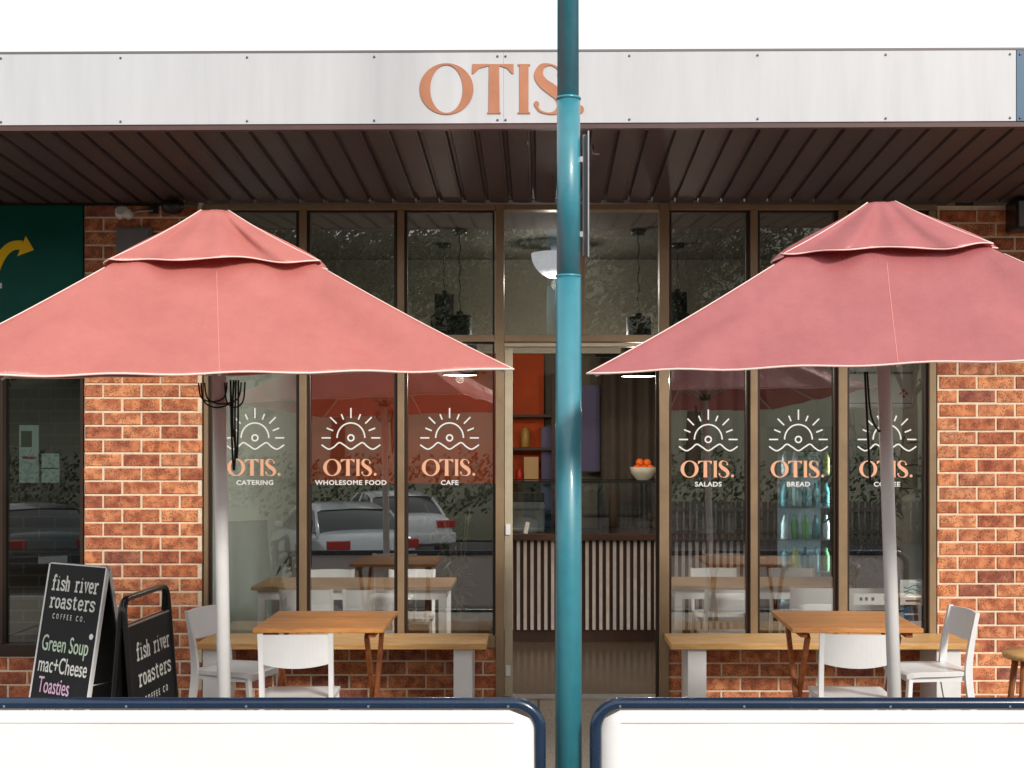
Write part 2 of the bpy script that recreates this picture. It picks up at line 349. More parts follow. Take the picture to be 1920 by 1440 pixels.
def brick_wall(name, label, px0, px1, py0, py1, bed, joint, zmin=None, Y=0):
    x0, x1 = X(px0), X(px1); zt = Z(py0); zb = Z(py1) if zmin is None else zmin
    root = empty(name, (0, Y, 0), label, 'brick wall')
    b = MB(); b.box(x0+.004, x1-.004, .006, .11, zb, zt-.002); b.build('mortar', M_MORTAR, root)
    bz = Z(bed)
    n0 = math.floor((zb-bz)/BP)-1; n1 = math.ceil((zt-bz)/BP)+1
    jx = X(joint)
    for n in range(n0, n1):
        z0 = max(bz+n*BP+JT/2, zb); z1 = min(bz+(n+1)*BP-JT/2, zt-.003)
        if z1-z0 < .02: continue
        off = jx+(BL/2 if n % 2 else 0)
        i = math.floor((x0-off)/BL)-1
        while off+i*BL < x1:
            a = max(off+i*BL+JT/2, x0); c = min(off+(i+1)*BL-JT/2, x1); i += 1
            if c-a < .03: continue
            o = bpy.data.objects.new('brick', brick_mesh(c-a-rb.choice([0, 0, .002]), z1-z0-rb.choice([0, 0, .001]))); COL.objects.link(o); o.parent = root
            o.location = ((a+c)/2+rb.uniform(-.0012, .0012), rb.uniform(-.002, .002), (z0+z1)/2+rb.uniform(-.0008, .0008)); o.rotation_euler = (0, R(rb.uniform(-.25, .25)), 0)
    return root
brick_wall('brick_pier', 'speckled orange brick pier left of the cafe windows, behind the two black pavement signs', 157, 379, 385, 1312, 720, 229, zmin=.0)
brick_wall('brick_pier', 'speckled orange brick pier at the right end of the cafe front beside the side chair', 1757, 2180, 385, 1312, 678.5, 1832, zmin=.0)
brick_wall('brick_dado', 'low brick wall under the left cafe windows behind the left bench', 379.9, 930, 1213, 1312, 1214, 404, zmin=.0)
brick_wall('brick_dado', 'low brick wall under the right cafe windows behind the right bench', 1246, 1756.3, 1213, 1312, 1218, 1353, zmin=.0)
brick_wall('brick_dado', 'short low brick wall beneath the dark window of the neighbouring shop', -260, 156.4, 1231, 1312, 1232, 50, zmin=.0)

# ------------------------------------------------------------------ lettering
def arc(cx, cz, rx, rz, a0, a1, n=28): return [(cx+rx*math.cos(R(a0+(a1-a0)*i/n)), cz+rz*math.sin(R(a0+(a1-a0)*i/n))) for i in range(n+1)]
def flat(polys, holes=()):  # polys in (x,z)
    return polys
def strip(b, pts, ws, y, dep):
    """variable width stroke along 2D pts, built as quads with thickness"""
    n = len(pts); Lp, Rp = [], []
    for i, (p, w_) in enumerate(zip(pts, ws)):
        a = Vector(pts[max(i-1, 0)]); c = Vector(pts[min(i+1, n-1)]); t = (c-a).normalized(); nn = Vector((-t.y, t.x))
        Lp.append((p[0]+nn.x*w_/2, p[1]+nn.y*w_/2)); Rp.append((p[0]-nn.x*w_/2, p[1]-nn.y*w_/2))
    bm = b.bm
    f = [[bm.verts.new((q[0], y, q[1])) for q in P] for P in (Lp, Rp)]; k = [[bm.verts.new((q[0], y+dep, q[1])) for q in P] for P in (Lp, Rp)]
    for i in range(n-1):
        bm.faces.new((f[0][i], f[0][i+1], f[1][i+1], f[1][i])); bm.faces.new((k[0][i+1], k[0][i], k[1][i], k[1][i+1]))
        bm.faces.new((f[0][i+1], f[0][i], k[0][i], k[0][i+1])); bm.faces.new((f[1][i], f[1][i+1], k[1][i+1], k[1][i]))
    bm.faces.new((f[0][0], f[1][0], k[1][0], k[0][0])); bm.faces.new((f[1][-1], f[0][-1], k[0][-1], k[1][-1]))
def spline(P, n=10):
    o = []
    for i in range(len(P)-1):
        p0, p1, p2, p3 = P[max(i-1, 0)], P[i], P[i+1], P[min(i+2, len(P)-1)]
        for j in range(n):
            t = j/n; o.append(tuple(.5*((2*p1[k])+(-p0[k]+p2[k])*t+(2*p0[k]-5*p1[k]+4*p2[k]-p3[k])*t*t+(-p0[k]+3*p1[k]-3*p2[k]+p3[k])*t**3) for k in range(len(p1))))
    o.append(tuple(P[-1])); return o
def otis(b, x, z, h, y, dep, thin=.035, letters='OTIS.'):
    """high contrast display capitals; x,z lower left, h cap height. Unit: 93 px cap height"""
    u = h/93.0
    P = lambda a, c: (x+a*u, z+c*u)
    th = 3.2 if thin <= .035 else 5.0
    if 'O' in letters:
        n = 56; oo = []; ii = []
        for k in range(n):
            a = 2*PI*k/n; oo.append(P(50.5+50.5*math.cos(a), 46.5+48*math.sin(a))); ii.append(P(50.5+30.5*math.cos(a), 46.5+(48-th)*math.sin(a)))
        bm = b.bm; V = [[bm.verts.new((q[0], yy, q[1])) for q in L_] for L_, yy in ((oo, y), (ii, y), (oo, y+dep), (ii, y+dep))]
        for k in range(n):
            j = (k+1) % n
            bm.faces.new((V[0][k], V[0][j], V[1][j], V[1][k])); bm.faces.new((V[2][j], V[2][k], V[3][k], V[3][j]))
            bm.faces.new((V[0][j], V[0][k], V[2][k], V[2][j])); bm.faces.new((V[1][k], V[1][j], V[3][j], V[3][k]))
    if 'T' in letters:
        b.poly([(q[0], y, q[1]) for q in (P(129, 3), P(130, 90), P(149, 90), P(150, 3))][::-1], (0, dep, 0))
        b.poly([(q[0], y, q[1]) for q in (P(127, 0), P(127, 3), P(152, 3), P(152, 0))], (0, dep, 0))
        b.poly([(q[0], y, q[1]) for q in (P(99, 93), P(176, 93), P(176, 75), P(173, 75), P(164, 85), P(149, 90), P(130, 90), P(112, 85), P(101, 75), P(98, 75))], (0, dep, 0))
    if 'I' in letters:
        b.poly([(q[0], y, q[1]) for q in (P(184, 0), P(184, 3), P(187, 3), P(187, 90), P(184, 90), P(184, 93), P(207, 93), P(207, 90), P(204, 90), P(204, 3), P(207, 3), P(207, 0))], (0, dep, 0))
    if 'S' in letters:
        q = spline([(264, 74, 4), (258, 86, 4), (244, 92, 3.5), (229, 88, 11), (223, 72, 17), (232, 57, 19), (247, 46, 21), (262, 33, 20), (266, 17, 16), (257, 4, 9), (243, 0.5, 3.5), (226, 5, 4), (217, 17, 5)], 7)
        strip(b, [P(a, c) for a, c, _ in q], [w_*u for _, _, w_ in q], y, dep)
        for (a, c) in ((219, 18), (263, 74)): b.poly([(P(a+5*math.cos(t*PI/5), c+6*math.sin(t*PI/5))[0], y+dep*.1, P(0, c+6*math.sin(t*PI/5))[1]) for t in range(10)], (0, dep*.8, 0))
    if '.' in letters:
        b.poly([(P((292 if thin > .035 else 300)+8*math.cos(t*PI/8), 0)[0], y, P(0, 8+8*math.sin(t*PI/8))[1]) for t in range(16)], (0, dep, 0))
    return b
def text_mesh(s, size, dep, bold=0, sx=1.0, space=1.0):
    cu = bpy.data.curves.new('t', 'FONT'); cu.body = s; cu.size = size; cu.extrude = dep/2; cu.offset = bold; cu.align_x = 'CENTER'; cu.space_character = space; cu.resolution_u = 3
    o = bpy.data.objects.new('t', cu); COL.objects.link(o); dg = bpy.context.evaluated_depsgraph_get(); dg.update()
    me = bpy.data.meshes.new_from_object(o.evaluated_get(dg)); bpy.data.objects.remove(o); bpy.data.curves.remove(cu)
    me.transform(Matrix.Diagonal((sx, 1, 1, 1))); return me
def text(name, s, size, m, parent, loc, rot=(PI/2, 0, 0), dep=.001, bold=0, sx=1.0, space=1.0):
    me = text_mesh(s, size, dep, bold, sx, space); me.name = name; me.materials.clear(); me.materials.append(m)
    o = bpy.data.objects.new(name, me); COL.objects.link(o); o.parent = parent; o.location = loc; o.rotation_euler = rot; return o

# ------------------------------------------------------------------ awning
AY = -1.58                                     # front edge
def azb(x): return 3.305+.0042*x               # underside of front edge
def azk(x): return Z(381)                      # underside at the wall
aw = empty('awning', (0, 0, 0), 'street awning with brown ribbed metal soffit and white sign fascia over the cafe front', 'awning')
pitch = 43.3/291
x = X(-330); k = 0
x = X(993)-math.ceil((X(993)+4.9)/pitch)*pitch
while x < 4.6:
    b = MB(); r = .024; zf, zk = azb(x), azk(x)
    prof = [(0, 0), (.012, 0), (.012+.006, r), (.036, r), (.044, .004), (pitch-.0015, 0)]   # recessed groove then flat pan
    up = .03
    y0, y1 = AY+.045, -.006
    F = [b.bm.verts.new((x+a, y0, zf+c)) for a, c in prof]; B = [b.bm.verts.new((x+a, y1, zk+c)) for a, c in prof]
    F2 = [b.bm.verts.new((x+a, y0, zf+c+up)) for a, c in prof]; B2 = [b.bm.verts.new((x+a, y1, zk+c+up)) for a, c in prof]
    n = len(prof)
    for i in range(n-1):
        b.bm.faces.new((F[i], F[i+1], B[i+1], B[i])); b.bm.faces.new((F2[i+1], F2[i], B2[i], B2[i+1]))
        b.bm.faces.new((F[i], F2[i], F2[i+1], F[i+1])); b.bm.faces.new((B[i+1], B2[i+1], B2[i], B[i]))
    b.bm.faces.new((F[0], B[0], B2[0], F2[0])); b.bm.faces.new((F[-1], F2[-1], B2[-1], B[-1]))
    b.build('soffit_panel', M_SOFFIT, aw); x += pitch
XL, XR = -4.9, 4.6
def slope_box(b, x0, x1, y0, y1, dz0, dz1):
    pts = lambda xx, y: [(xx, y, azb(xx)+dz0), (xx, y, azb(xx)+dz1)]
    P = [b.bm.verts.new(p) for xx in (x0, x1) for y in (y0, y1) for p in pts(xx, y)]
    for f in ((0, 1, 5, 4), (2, 6, 7, 3), (0, 2, 3, 1), (4, 5, 7, 6), (1, 3, 7, 5), (0, 4, 6, 2)): b.bm.faces.new([P[i] for i in f])
    return b
FH = 2415/(D0+AY)                              # px per metre at the fascia
b = MB(); slope_box(b, XL, XR, AY, AY+.043, -.004, .022); b.build('edge_trim', M_TRIM, aw)
b = MB(); slope_box(b, XL, XR, AY+.006, AY+.05, .0235, .41); b.build('fascia_backing', M_TRIM, aw)
b = MB(); slope_box(b, XL, XR, AY-.008, AY+.06, .395, .403); b.build('top_capping', M_GREY, aw)
b = MB(); b.box(XL, XR, AY+.06, .1, 3.62, 3.66); b.build('roof_sheet', M_TRIM, aw)
pb = [(-1000, -15.5), (-14, 944.1), (944.45, 1904)]
for i, (a, c) in enumerate(pb):
    b = MB(); slope_box(b, max(XL, X(a, AY)), X(c, AY), AY-.006, AY+.004, .024, .393); b.build('sign_sheet', M_FASCIA, aw)
b = MB(); slope_box(b, X(1905.5, AY), XR, AY-.006, AY+.004, .024, .393); o = b.build('sign_sheet', mat('steel_blue_sheet', srgb(70, 104, 132), .4), aw); o['label'] = 'blue sign sheet at the right end of the fascia'
screws = MB()
for px in (-10, 3, 227, 464, 702, 933, 948, 1180, 1420, 1660, 1893, 1912):
    for dz in (.040, .372):
        xx = X(px, AY); screws.lathe([(.0001, 0), (.006, 0), (.006, .004), (.003, .006)], (0, 0, 0), 8)
        vs2 = screws.bm.verts[:] ; new = vs2[-32:]
        bmesh.ops.transform(screws.bm, matrix=Matrix.Translation((xx, AY-.006, azb(xx)+dz)) @ Matrix.Rotation(R(90), 4, 'X'), verts=new)
screws.build('screws', M_SCREW, aw)
b = MB(); hh = 93/FH; otis(b, X(787, AY), Z(214, AY)-.0, hh, AY-.011, .005); b.build('sign_lettering', M_COPPER, aw)
# small bolt fixing and black dome under soffit
b = MB(); b.tube([(X(1112, -1.3), -1.3, 3.28), (X(1112, -1.3), -1.3, 3.235), (X(1124, -1.3), -1.3, 3.23)], .006); b.build('bracket', M_STEEL, aw)

# ------------------------------------------------------------------ shopfront frames
FY0, FY1 = -.012, .085
GY = .045
ZH = Z(394); ZTOP = Z(383); ZT0, ZT1 = Z(641), Z(628); ZS = Z(1192)
sun_pts = None
def pane(parent, x0, x1, z0, z1, m=None, y=GY):
    b = MB(); b.box(x0, x1, y, y+.006, z0, z1); return b.build('glass_pane', m or M_GLASS, parent)
def member(parent, name, x0, x1, z0, z1, y0=FY0, y1=FY1, m=None, bev=.003):
    b = MB(); b.box(x0, x1, y0, y1, z0, z1, bev=bev); return b.build(name, m or M_FRAME, parent)
def decal(parent, px, word, dy=0):
    u = 1/291; cx = X(px, 0); y = GY-.0015
    k = S(GY)/291
    cx = X(px, GY); zc = Z(821+dy, GY); u = 1/S(GY)
    b = MB(); dp = .0008
    strip(b, arc(cx, zc, 26*u, 28*u, 0, 180), [2.6*u]*29, y, dp)
    strip(b, arc(cx, zc+0*u, 5.6*u, 5.6*u, 0, 360, 20), [2.8*u]*21, y, dp)
    for i, (a, r0, r1) in enumerate(((0, 38, 55), (22, 36, 49), (45, 38, 55), (68, 37, 48), (90, 37, 56), (112, 37, 48), (135, 38, 55), (158, 36, 49), (180, 38, 55))):
        c, s_ = math.cos(R(a)), math.sin(R(a)); strip(b, [(cx+c*r0*u, zc+s_*r0*u), (cx+c*r1*u, zc+s_*r1*u)], [2.6*u]*2, y, dp)
    wv = spline([(-55, -13), (-42, -21), (-32, -17), (-22, -9), (-12, -14), (0, -21), (12, -14), (22, -9), (32, -17), (42, -21), (55, -13)], 6)
    strip(b, [(cx+p*u, zc+q*u) for p, q in wv], [2.6*u]*len(wv), y, dp)
    b.build('sun_logo', M_WHITEV, parent)
    b = MB(); otis(b, cx-52*u, Z(892+dy, GY), 31*u, y, dp, thin=.06); b.build('name_lettering', M_COPPERW, parent)
    text('word_lettering', word, 12.2*u, M_WHITEV, parent, (cx, y, Z(909+dy, GY)), dep=.0008, bold=.0009, sx=1.12, space=1.08)
def bay(label, px_l, px_r, mulls, panes, decals, jl, jr):
    root = empty('shopfront_window', (0, 0, 0), label, 'window')
    x0, x1 = X(px_l), X(px_r)
    member(root, 'head_rail', x0, x1, ZH, ZTOP-.003)
    member(root, 'sill_rail', x0, x1, ZS-.075, ZS)
    for a, c in mulls:
        mu_ = member(root, 'mullion', X(a+3.5), X(c-2), ZS+.001, ZH-.001, FY0-.004)
        f_ = MB(); f_.box(X(a), X(a+3.4), .012, FY1-.002, ZS+.001, ZH-.001); f_.box(X(c-1.9), X(c), .012, FY1-.002, ZS+.001, ZH-.001); tag(f_.build('mullion_shade_strip', M_FRAMED, mu_), kind='stuff')  # recessed dark strips: shade along the mullion sides put into the colour
    prev = x0
    for a, c in panes:
        xa, xc = X(a), X(c)
        member(root, 'transom', xa+.001, xc-.001, ZT0, ZT1, FY0+.002)
        pane(root, xa, xc, ZT1, ZH); pane(root, xa, xc, ZS, ZT0)
        bd = MB(); e = .012
        for z0, z1 in ((ZS+.001, ZT0-.001), (ZT1+.001, ZH-.001)):
            bd.box(xa+.0005, xa+e, GY-.03, GY-.001, z0, z1); bd.box(xc-e, xc-.0005, GY-.03, GY-.001, z0, z1); bd.box(xa+e, xc-e, GY-.03, GY-.001, z1-e, z1-.0005)
        bd.build('glazing_bead', M_FRAMED, root)
    for p, w_ in decals: decal(root, p, w_, 0 if p < 1010 else 3)
    return root
bay('bronze framed window of three tall panes left of the cafe doorway', 379.5, 929, [(379.6, 392), (558, 577), (742, 760)], [(392, 558), (577, 742), (760, 927)],
    [(478, 'CATERING'), (658, 'WHOLESOME FOOD'), (843, 'CAFE')], 0, 0)
bay('bronze framed window of three tall panes right of the cafe doorway', 1254.5, 1756.5, [(1403, 1422), (1568, 1590), (1738, 1756.4)], [(1256, 1403), (1422, 1568), (1590, 1738)],
    [(1328, 'SALADS'), (1497, 'BREAD'), (1663, 'COFFEE')], 0, 0)
dr = empty('doorway', (0, 0, 0), 'open cafe doorway in a bronze frame with glass lights above, behind the teal pole', 'doorway')
member(dr, 'jamb', X(929.3), X(945), 0.0, ZTOP-.003, FY0-.008); member(dr, 'jamb', X(1236), X(1254), 0.0, ZTOP-.003, FY0-.008)
member(dr, 'head_rail', X(945.2), X(1235.8), ZH, ZTOP-.003); member(dr, 'transom', X(945.2), X(1235.8), ZT0-.0, ZT1, FY0-.002)
member(dr, 'mullion', X(1084), X(1097), ZT1+.001, ZH-.001)
member(dr, 'door_track', X(945.2), X(1235.8), Z(650), ZT0-.008, .0, .09, M_STILE)
pane(dr, X(945.2), X(1084), ZT1, ZH); pane(dr, X(1097), X(1235.8), ZT1, ZH)
b = MB(); b.box(X(946), X(961), .012, .05, .02, Z(655), bev=.003); st = b.build('door_leaf', M_STILE, dr)
for py in (993, 1258):
    b = MB(); b.box(X(948), X(957), .002, .012, Z(py+10), Z(py-10), bev=.002); b.build('door_catch', M_WPAINT, st)
b = MB(); b.box(X(944), X(1236), -.02, .12, -.06, .012); b.build('threshold', M_STEEL, dr)
b = MB(); b.box(X(1230.5), X(1235.8), .02, .06, .012, Z(650)); b.build('door_leaf', M_FRAMED, dr)

# neighbour shop
ng = empty('shop_window', (0, 0, 0), 'dark tinted window of the neighbouring shop at the left edge', 'window')
member(ng, 'sill_rail', X(-260), X(156), Z(1230), Z(1208), m=M_FRAMED); member(ng, 'mullion', X(-2), X(6), Z(1207.5), Z(640), m=M_FRAMED)
member(ng, 'jamb', X(151), X(156), Z(1207.5), Z(640), m=M_FRAMED)
pane(ng, X(-260), X(-2), Z(1208), Z(640), M_GLASSD); pane(ng, X(6), X(151), Z(1208), Z(640), M_GLASSD)
gs = empty('shop_sign', (0, 0, 0), 'dark green sign panel with a yellow curved arrow at the top left', 'sign')
b = MB(); b.box(X(-260), X(156), -.01, .04, Z(639), Z(386)); b.build('panel', M_GREEN, gs)
b = MB(); ap = spline([(-16, 540), (-8, 508), (6, 478), (24, 462), (44, 460)], 6)
strip(b, [(X(p), Z(q)) for p, q in ap], [17/291]*len(ap), -.014, .003)
b.poly([(X(p), -.0155, Z(q)) for p, q in ((34, 481), (65, 469), (50, 443))], (0, .004, 0)); b.build('arrow', M_YELLOW, gs)
b = MB(); b.box(X(-70), X(5), -.0145, -.0105, Z(541), Z(531)); b.build('lettering', M_PAPER, gs)

# building shell around
def bx(name, m, *a, label=None, cat=None):
    b = MB(); b.box(*a); return b.build(name, m)
struct(bx('interior_floor', M_FLOOR, X(-260)-1, 4.2, .10, 6.0, -.35, -.08))
struct(bx('interior_ceiling', M_CEIL, -5.4, 4.2, .112, 6.0, 3.24, 3.34))
bk = struct(bx('back_wall', M_WALLG, -2.45, 3.4, 4.3, 4.42, -.08, 3.24))
bl = struct(bx('rust_wall', M_RUST, -2.42, .05, 4.25, 4.298, 1.24, 3.23))
struct(bx('lower_wall', M_DARKW, -2.42, .05, 4.262, 4.298, -.08, 1.238))
struct(bx('side_wall', M_WALLP, -2.34, -2.22, .112, 4.248, -.08, 3.238))
struct(bx('side_wall', M_WALLG, 2.72, 2.84, .112, 4.298, -.08, 3.238))
struct(bx('outer_wall', M_DARKW, -5.4, -2.46, 2.2, 2.3, -.08, 3.238))
struct(bx('outer_wall', M_DARKW, -5.4, -5.3, .112, 2.198, -.08, 3.238))
struct(bx('parapet', M_WALLG, -5.4, 4.6, .115, .3, 3.35, 3.60))
struct(bx('roof', M_TRIM, -5.4, 4.6, .302, 6.2, 3.35, 3.45))
# brick party wall seen inside the neighbour's window
bm_ = bpy.data.materials.new('far_brick'); bm_.use_nodes = True; N = bm_.node_tree.nodes
tx = N.new('ShaderNodeTexBrick'); tx.inputs['Scale'].default_value = 1; tx.inputs['Brick Width'].default_value = .24; tx.inputs['Row Height'].default_value = .09; tx.inputs['Mortar Size'].default_value = .008
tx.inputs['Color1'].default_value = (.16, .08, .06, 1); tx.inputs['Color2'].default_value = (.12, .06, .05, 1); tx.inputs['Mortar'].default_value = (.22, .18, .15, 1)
tcn = N.new('ShaderNodeTexCoord'); mpn = N.new('ShaderNodeMapping'); mpn.inputs['Rotation'].default_value = (R(90), 0, 0); bm_.node_tree.links.new(tcn.outputs['Object'], mpn.inputs[0])
bm_.node_tree.links.new(mpn.outputs[0], tx.inputs['Vector']); bm_.node_tree.links.new(tx.outputs[0], N['Principled BSDF'].inputs['Base Color'])
struct(bx('party_wall', bm_, -5.2, -2.47, 1.6, 1.7, -.08, 3.2))
for i, (a, c, d, e, m, lab) in enumerate(((36, 72, 797, 905, M_PAPER, 'tall white notice with a green patch inside the dark neighbouring window'), (78, 111, 850, 905, M_PAPER, 'smaller white notice right of the tall one inside the dark neighbouring window'))):
    Yn = .3; b = MB(); b.box(X(a, Yn), X(c, Yn), Yn, Yn+.012, Z(e, Yn), Z(d, Yn)); o = empty('notice', (0, 0, 0), lab, 'notice'); b.build('sheet', m, o)
    if i == 0:
        b = MB(); b.box(X(40, Yn), X(60, Yn), Yn-.004, Yn-.001, Z(838, Yn), Z(808, Yn)); b.build('green_patch', M_LEAF, o)
        b = MB(); b.box(X(42, Yn), X(68, Yn), Yn-.004, Yn-.001, Z(860, Yn), Z(856, Yn)); b.build('red_line', M_RED, o)
    else:
        b = MB(); b.box(X(79, Yn), X(110, Yn), Yn-.004, Yn-.001, Z(879, Yn), Z(877, Yn)); b.build('fold_line', M_INK, o)
    hg = MB(); hg.tube([(X((a+c)/2, Yn), Yn+.006, Z(d, Yn)), (X((a+c)/2, Yn), Yn+.006, 3.238)], .002, 6); hg.build('hanging_wire', M_STEEL, o)

# ------------------------------------------------------------------ wall fittings
fl = empty('security_light', (X(290), 0, Z(396)), 'small twin white security lamp on the brick pier under the awning', 'lamp')
b = MB(); b.box(-.03, .03, -.03, -.002, -.02, .03, bev=.004); b.build('mount', M_BLACKM, fl)
b = MB(); b.tube([(0, -.03, .0), (-.08, -.06, -.01), (-.15, -.07, -.035)], .008); b.build('arm', M_STEEL, fl)
for dx, rot in ((-.2, 20), (-.13, -25)):
    b = MB(); b.lathe([(.012, 0), (.03, .01), (.034, .07), (.028, .075)], n=16); o = b.build('lamp_head', M_WPAINT, fl); o.location = (dx, -.07, -.045); o.rotation_euler = (R(70), 0, R(rot))
dm = MB(); dm.lathe([(.02, 0), (.05, .01), (.068, .035), (.072, .06), (.06, .085)]); o = dm.build('dome_camera', M_BLACKM, None, (X(324, -.14), -.14, Z(402, -.14))); tag(o, 'black dome camera tucked under the soffit above the left umbrella', 'camera')
mb_ = empty('meter_box', (X(255), 0, Z(460)), 'grey wall box on the brick pier partly behind the left umbrella', 'box')
b = MB(); b.box(-.112, .112, -.05, -.003, -.12, .11, bev=.004); b.build('body', M_GREY, mb_)
b = MB(); b.box(-.098, .098, -.056, -.0505, -.106, .096, bev=.002); b.build('door', M_GREY, mb_)
sp = empty('wall_speaker', (X(1925), 0, Z(412)), 'black box speaker high on the brick at the right edge under the awning', 'speaker')
b = MB(); b.box(-.14, .12, -.2, -.003, -.09, .1, bev=.01); b.build('body', M_BLACKM, sp)
b = MB(); b.box(-.125, .105, -.206, -.2005, -.075, .085, bev=.002); b.build('grille', M_GREY, sp)

# ------------------------------------------------------------------ interior
# counter
CY = 2.8
cx0, cx1 = X(940, CY), X(1460, CY)
ct = empty('counter', (0, CY, 0), 'cafe counter clad in pale vertical battens inside the doorway', 'counter')
b = MB(); b.box(cx0, cx1, .03, .7, -.08, .80); b.build('body', M_CTRB, ct)
b = MB(); b.box(cx0-.02, cx1+.02, -.03, .72, .802, .86, bev=.004); b.build('worktop', M_CTRB, ct)
px = 946; bat = None
while px < 1455:
    x = X(px, CY)
    if bat is None:
        b = MB(); b.box(-.014, .014, 0, .028, .03, .80, bev=.002); bat = b.build('batten', M_SLAT, ct, (x, 0, 0))
    else:
        o = bat.copy(); COL.objects.link(o); o.location = (x, 0, 0)
    px += 12.9
dc = empty('display_case', (0, CY, .861), 'black framed glass display case standing on the counter', 'display case')
b = MB(); hz_ = Z(906, CY)-.861
for x in (cx0+.03, X(1128, CY), X(1212, CY), cx1-.03):
    for y in (.02, .55): b.box(x-.012, x+.012, y-.012, y+.012, 0, hz_-.001)
for y in (.02, .55): b.box(cx0, cx1, y-.0125, y+.0125, hz_, hz_+.018)
b.build('frame', M_BLACKM, dc)
b = MB(); b.box(cx0+.02, cx1-.02, 0.0, .005, .001, hz_-.002); b.build('glass_pane', M_CASE, dc)
b = MB(); b.box(cx0, cx1, .034, .536, hz_+.002, hz_+.012); b.build('top_glass', M_CASE, dc)
b = MB(); b.box(cx0+.03, cx1-.03, .05, .52, .2, .21); b.build('shelf', M_CASE, dc)
# bowl with oranges
bw = MB(); bw.lathe([(.05, 0), (.06, .005), (.105, .06), (.118, .115), (.112, .115), (.098, .065), (.05, .02), (.001, .018)]); BZ = .861+hz_+.019
bo = bw.build('fruit_bowl', M_BOWL, None, (X(1206, 3.05), 3.05, BZ)); tag(bo, 'pale stone bowl of oranges on top of the display case', 'bowl')
og = None
for i, (dx, dy, dz, lab) in enumerate(((-.055, -.02, .10, 'orange at the left of the heap in the bowl'), (.0, -.05, .10, 'orange at the front middle of the heap in the bowl'), (.06, -.01, .10, 'orange at the right of the heap in the bowl'), (-.03, .0, .155, 'topmost orange of the heap in the bowl'), (.0, .06, .105, 'orange at the back of the heap in the bowl'), (.035, .01, .15, 'upper right orange resting on the others in the bowl'))):
    if og is None:
        b = MB(); bmesh.ops.create_icosphere(b.bm, subdivisions=3, radius=.036); og = b.build('orange', M_ORANGE, smooth=True); o = og
    else: o = og.copy(); COL.objects.link(o)
    o.location = (X(1206, 3.05)+dx, 3.05+dy, BZ+dz); tag(o, lab, 'fruit', 'oranges in the bowl')
# shelving behind the counter
sh = empty('shelf_unit', (0, 4.0, 0), 'dark timber shelf unit against the rust wall behind the counter', 'shelves')
sx0, sx1 = X(945, 4.0), X(1040, 4.0)
for x in (sx0, sx1-.03):
    b = MB(); b.box(x, x+.03, 0, .24, -.08, 2.3); b.build('upright', M_CTRB, sh)
for py in (922, 865, 802, 740):
    z = Z(py+42, 4.0); b = MB(); b.box(sx0+.031, sx1-.031, 0, .24, z, z+.025); b.build('shelf', M_CTRB, sh)
def jar(px, py, w_, h, m, name, lab):
    z = Z(py, 4.0)
    b = MB(); b.lathe([(w_*.9, 0), (w_, .01), (w_, h*.8), (w_*.6, h*.92), (w_*.6, h)], n=16); o = b.build(name, m, None, (X(px, 4.08), 4.08, z+.026)); tag(o, lab, name.split('_')[-1])
jar(985, 844, .045, .19, mat('amber_jar', srgb(170, 130, 60), .3), 'storage_jar', 'amber jar on the upper shelf behind the counter')
jar(974, 907, .035, .12, mat('red_tin', srgb(190, 40, 20), .4), 'red_tin', 'small red tin on the lower shelf behind the counter')
cbx = MB(); cbx.box(-.07, .07, -.04, .04, 0, .23, bev=.004); o = cbx.build('coffee_packet', mat('kraft_packet', srgb(206, 170, 120), .7), None, (X(996, 4.08), 4.08, Z(907, 4.0)+.026)); tag(o, 'tan coffee packet on the lower shelf behind the counter', 'packet')
# coffee machine/grinder shapes on counter
cm = empty('coffee_machine', (X(990, 3.0), 3.08, .861), 'steel coffee machine on the counter at the left side of the doorway', 'coffee machine')
b = MB(); b.box(-.15, .15, .08, .3, .0, .33, bev=.01); b.build('body', M_STEEL, cm)
b = MB(); b.box(-.14, .14, -.05, .08, .26, .34, bev=.01); b.build('group_head', M_BLACKM, cm)
b = MB(); b.box(-.14, .14, -.06, .08, 0.0, .03, bev=.005); b.build('drip_tray', M_STEEL, cm)
ln = empty('price_card', (X(985, 2.7), CY-.0, .862), 'small white card leaning on the counter at the left of the doorway', 'card')
b = MB(); b.box(-.018, .018, -.012, -.008, 0, .1, Matrix.Rotation(R(12), 4, 'Y')); b.build('sheet', M_PAPER, ln)
# lilac panels and curtain at the back
b = MB(); b.box(X(1090, 4.1), X(1125, 4.1), 4.1, 4.14, Z(884, 4.1), Z(722, 4.1)); o = b.build('wall_panel', M_LILAC); tag(o, 'tall lilac menu panel on the back wall right of the teal pole', 'panel')
b = MB(); b.box(X(1015, 4.05), X(1048, 4.05), 4.1, 4.14, Z(985, 4.1), Z(800, 4.1)); o = b.build('wall_panel', M_LILAC); tag(o, 'lower lilac panel on the back wall left of the teal pole', 'panel')
b = MB(); n = 90; x0, x1 = X(1127, 3.9), X(1420, 3.9); pts = []
V = []
for i in range(n+1):
    t = i/n; x = x0+(x1-x0)*t; y = 3.95+.035*math.sin(t*58)+.01*math.sin(t*23)
    V.append([b.bm.verts.new((x, y, -.06)), b.bm.verts.new((x, y, 2.45)), b.bm.verts.new((x, y+.004, 2.45)), b.bm.verts.new((x, y+.004, -.06))])
for i in range(n):
    for a in range(4): b.bm.faces.new((V[i][a], V[i+1][a], V[i+1][(a+1) % 4], V[i][(a+1) % 4]))
cu = empty('curtain', (0, 0, 0), 'long taupe pleated curtain hanging behind the counter on the right', 'curtain')
b.build('cloth', M_CURT, cu, smooth=True); b = MB(); b.tube([(x0-.05, 3.96, 2.47), (x1+.05, 3.96, 2.47)], .014); b.build('rail', M_BLACKM, cu)
# bulkhead above door height inside
struct(bx('bulkhead', M_WALLG, -2.2, 2.7, 2.9, 3.0, 2.42, 3.236))

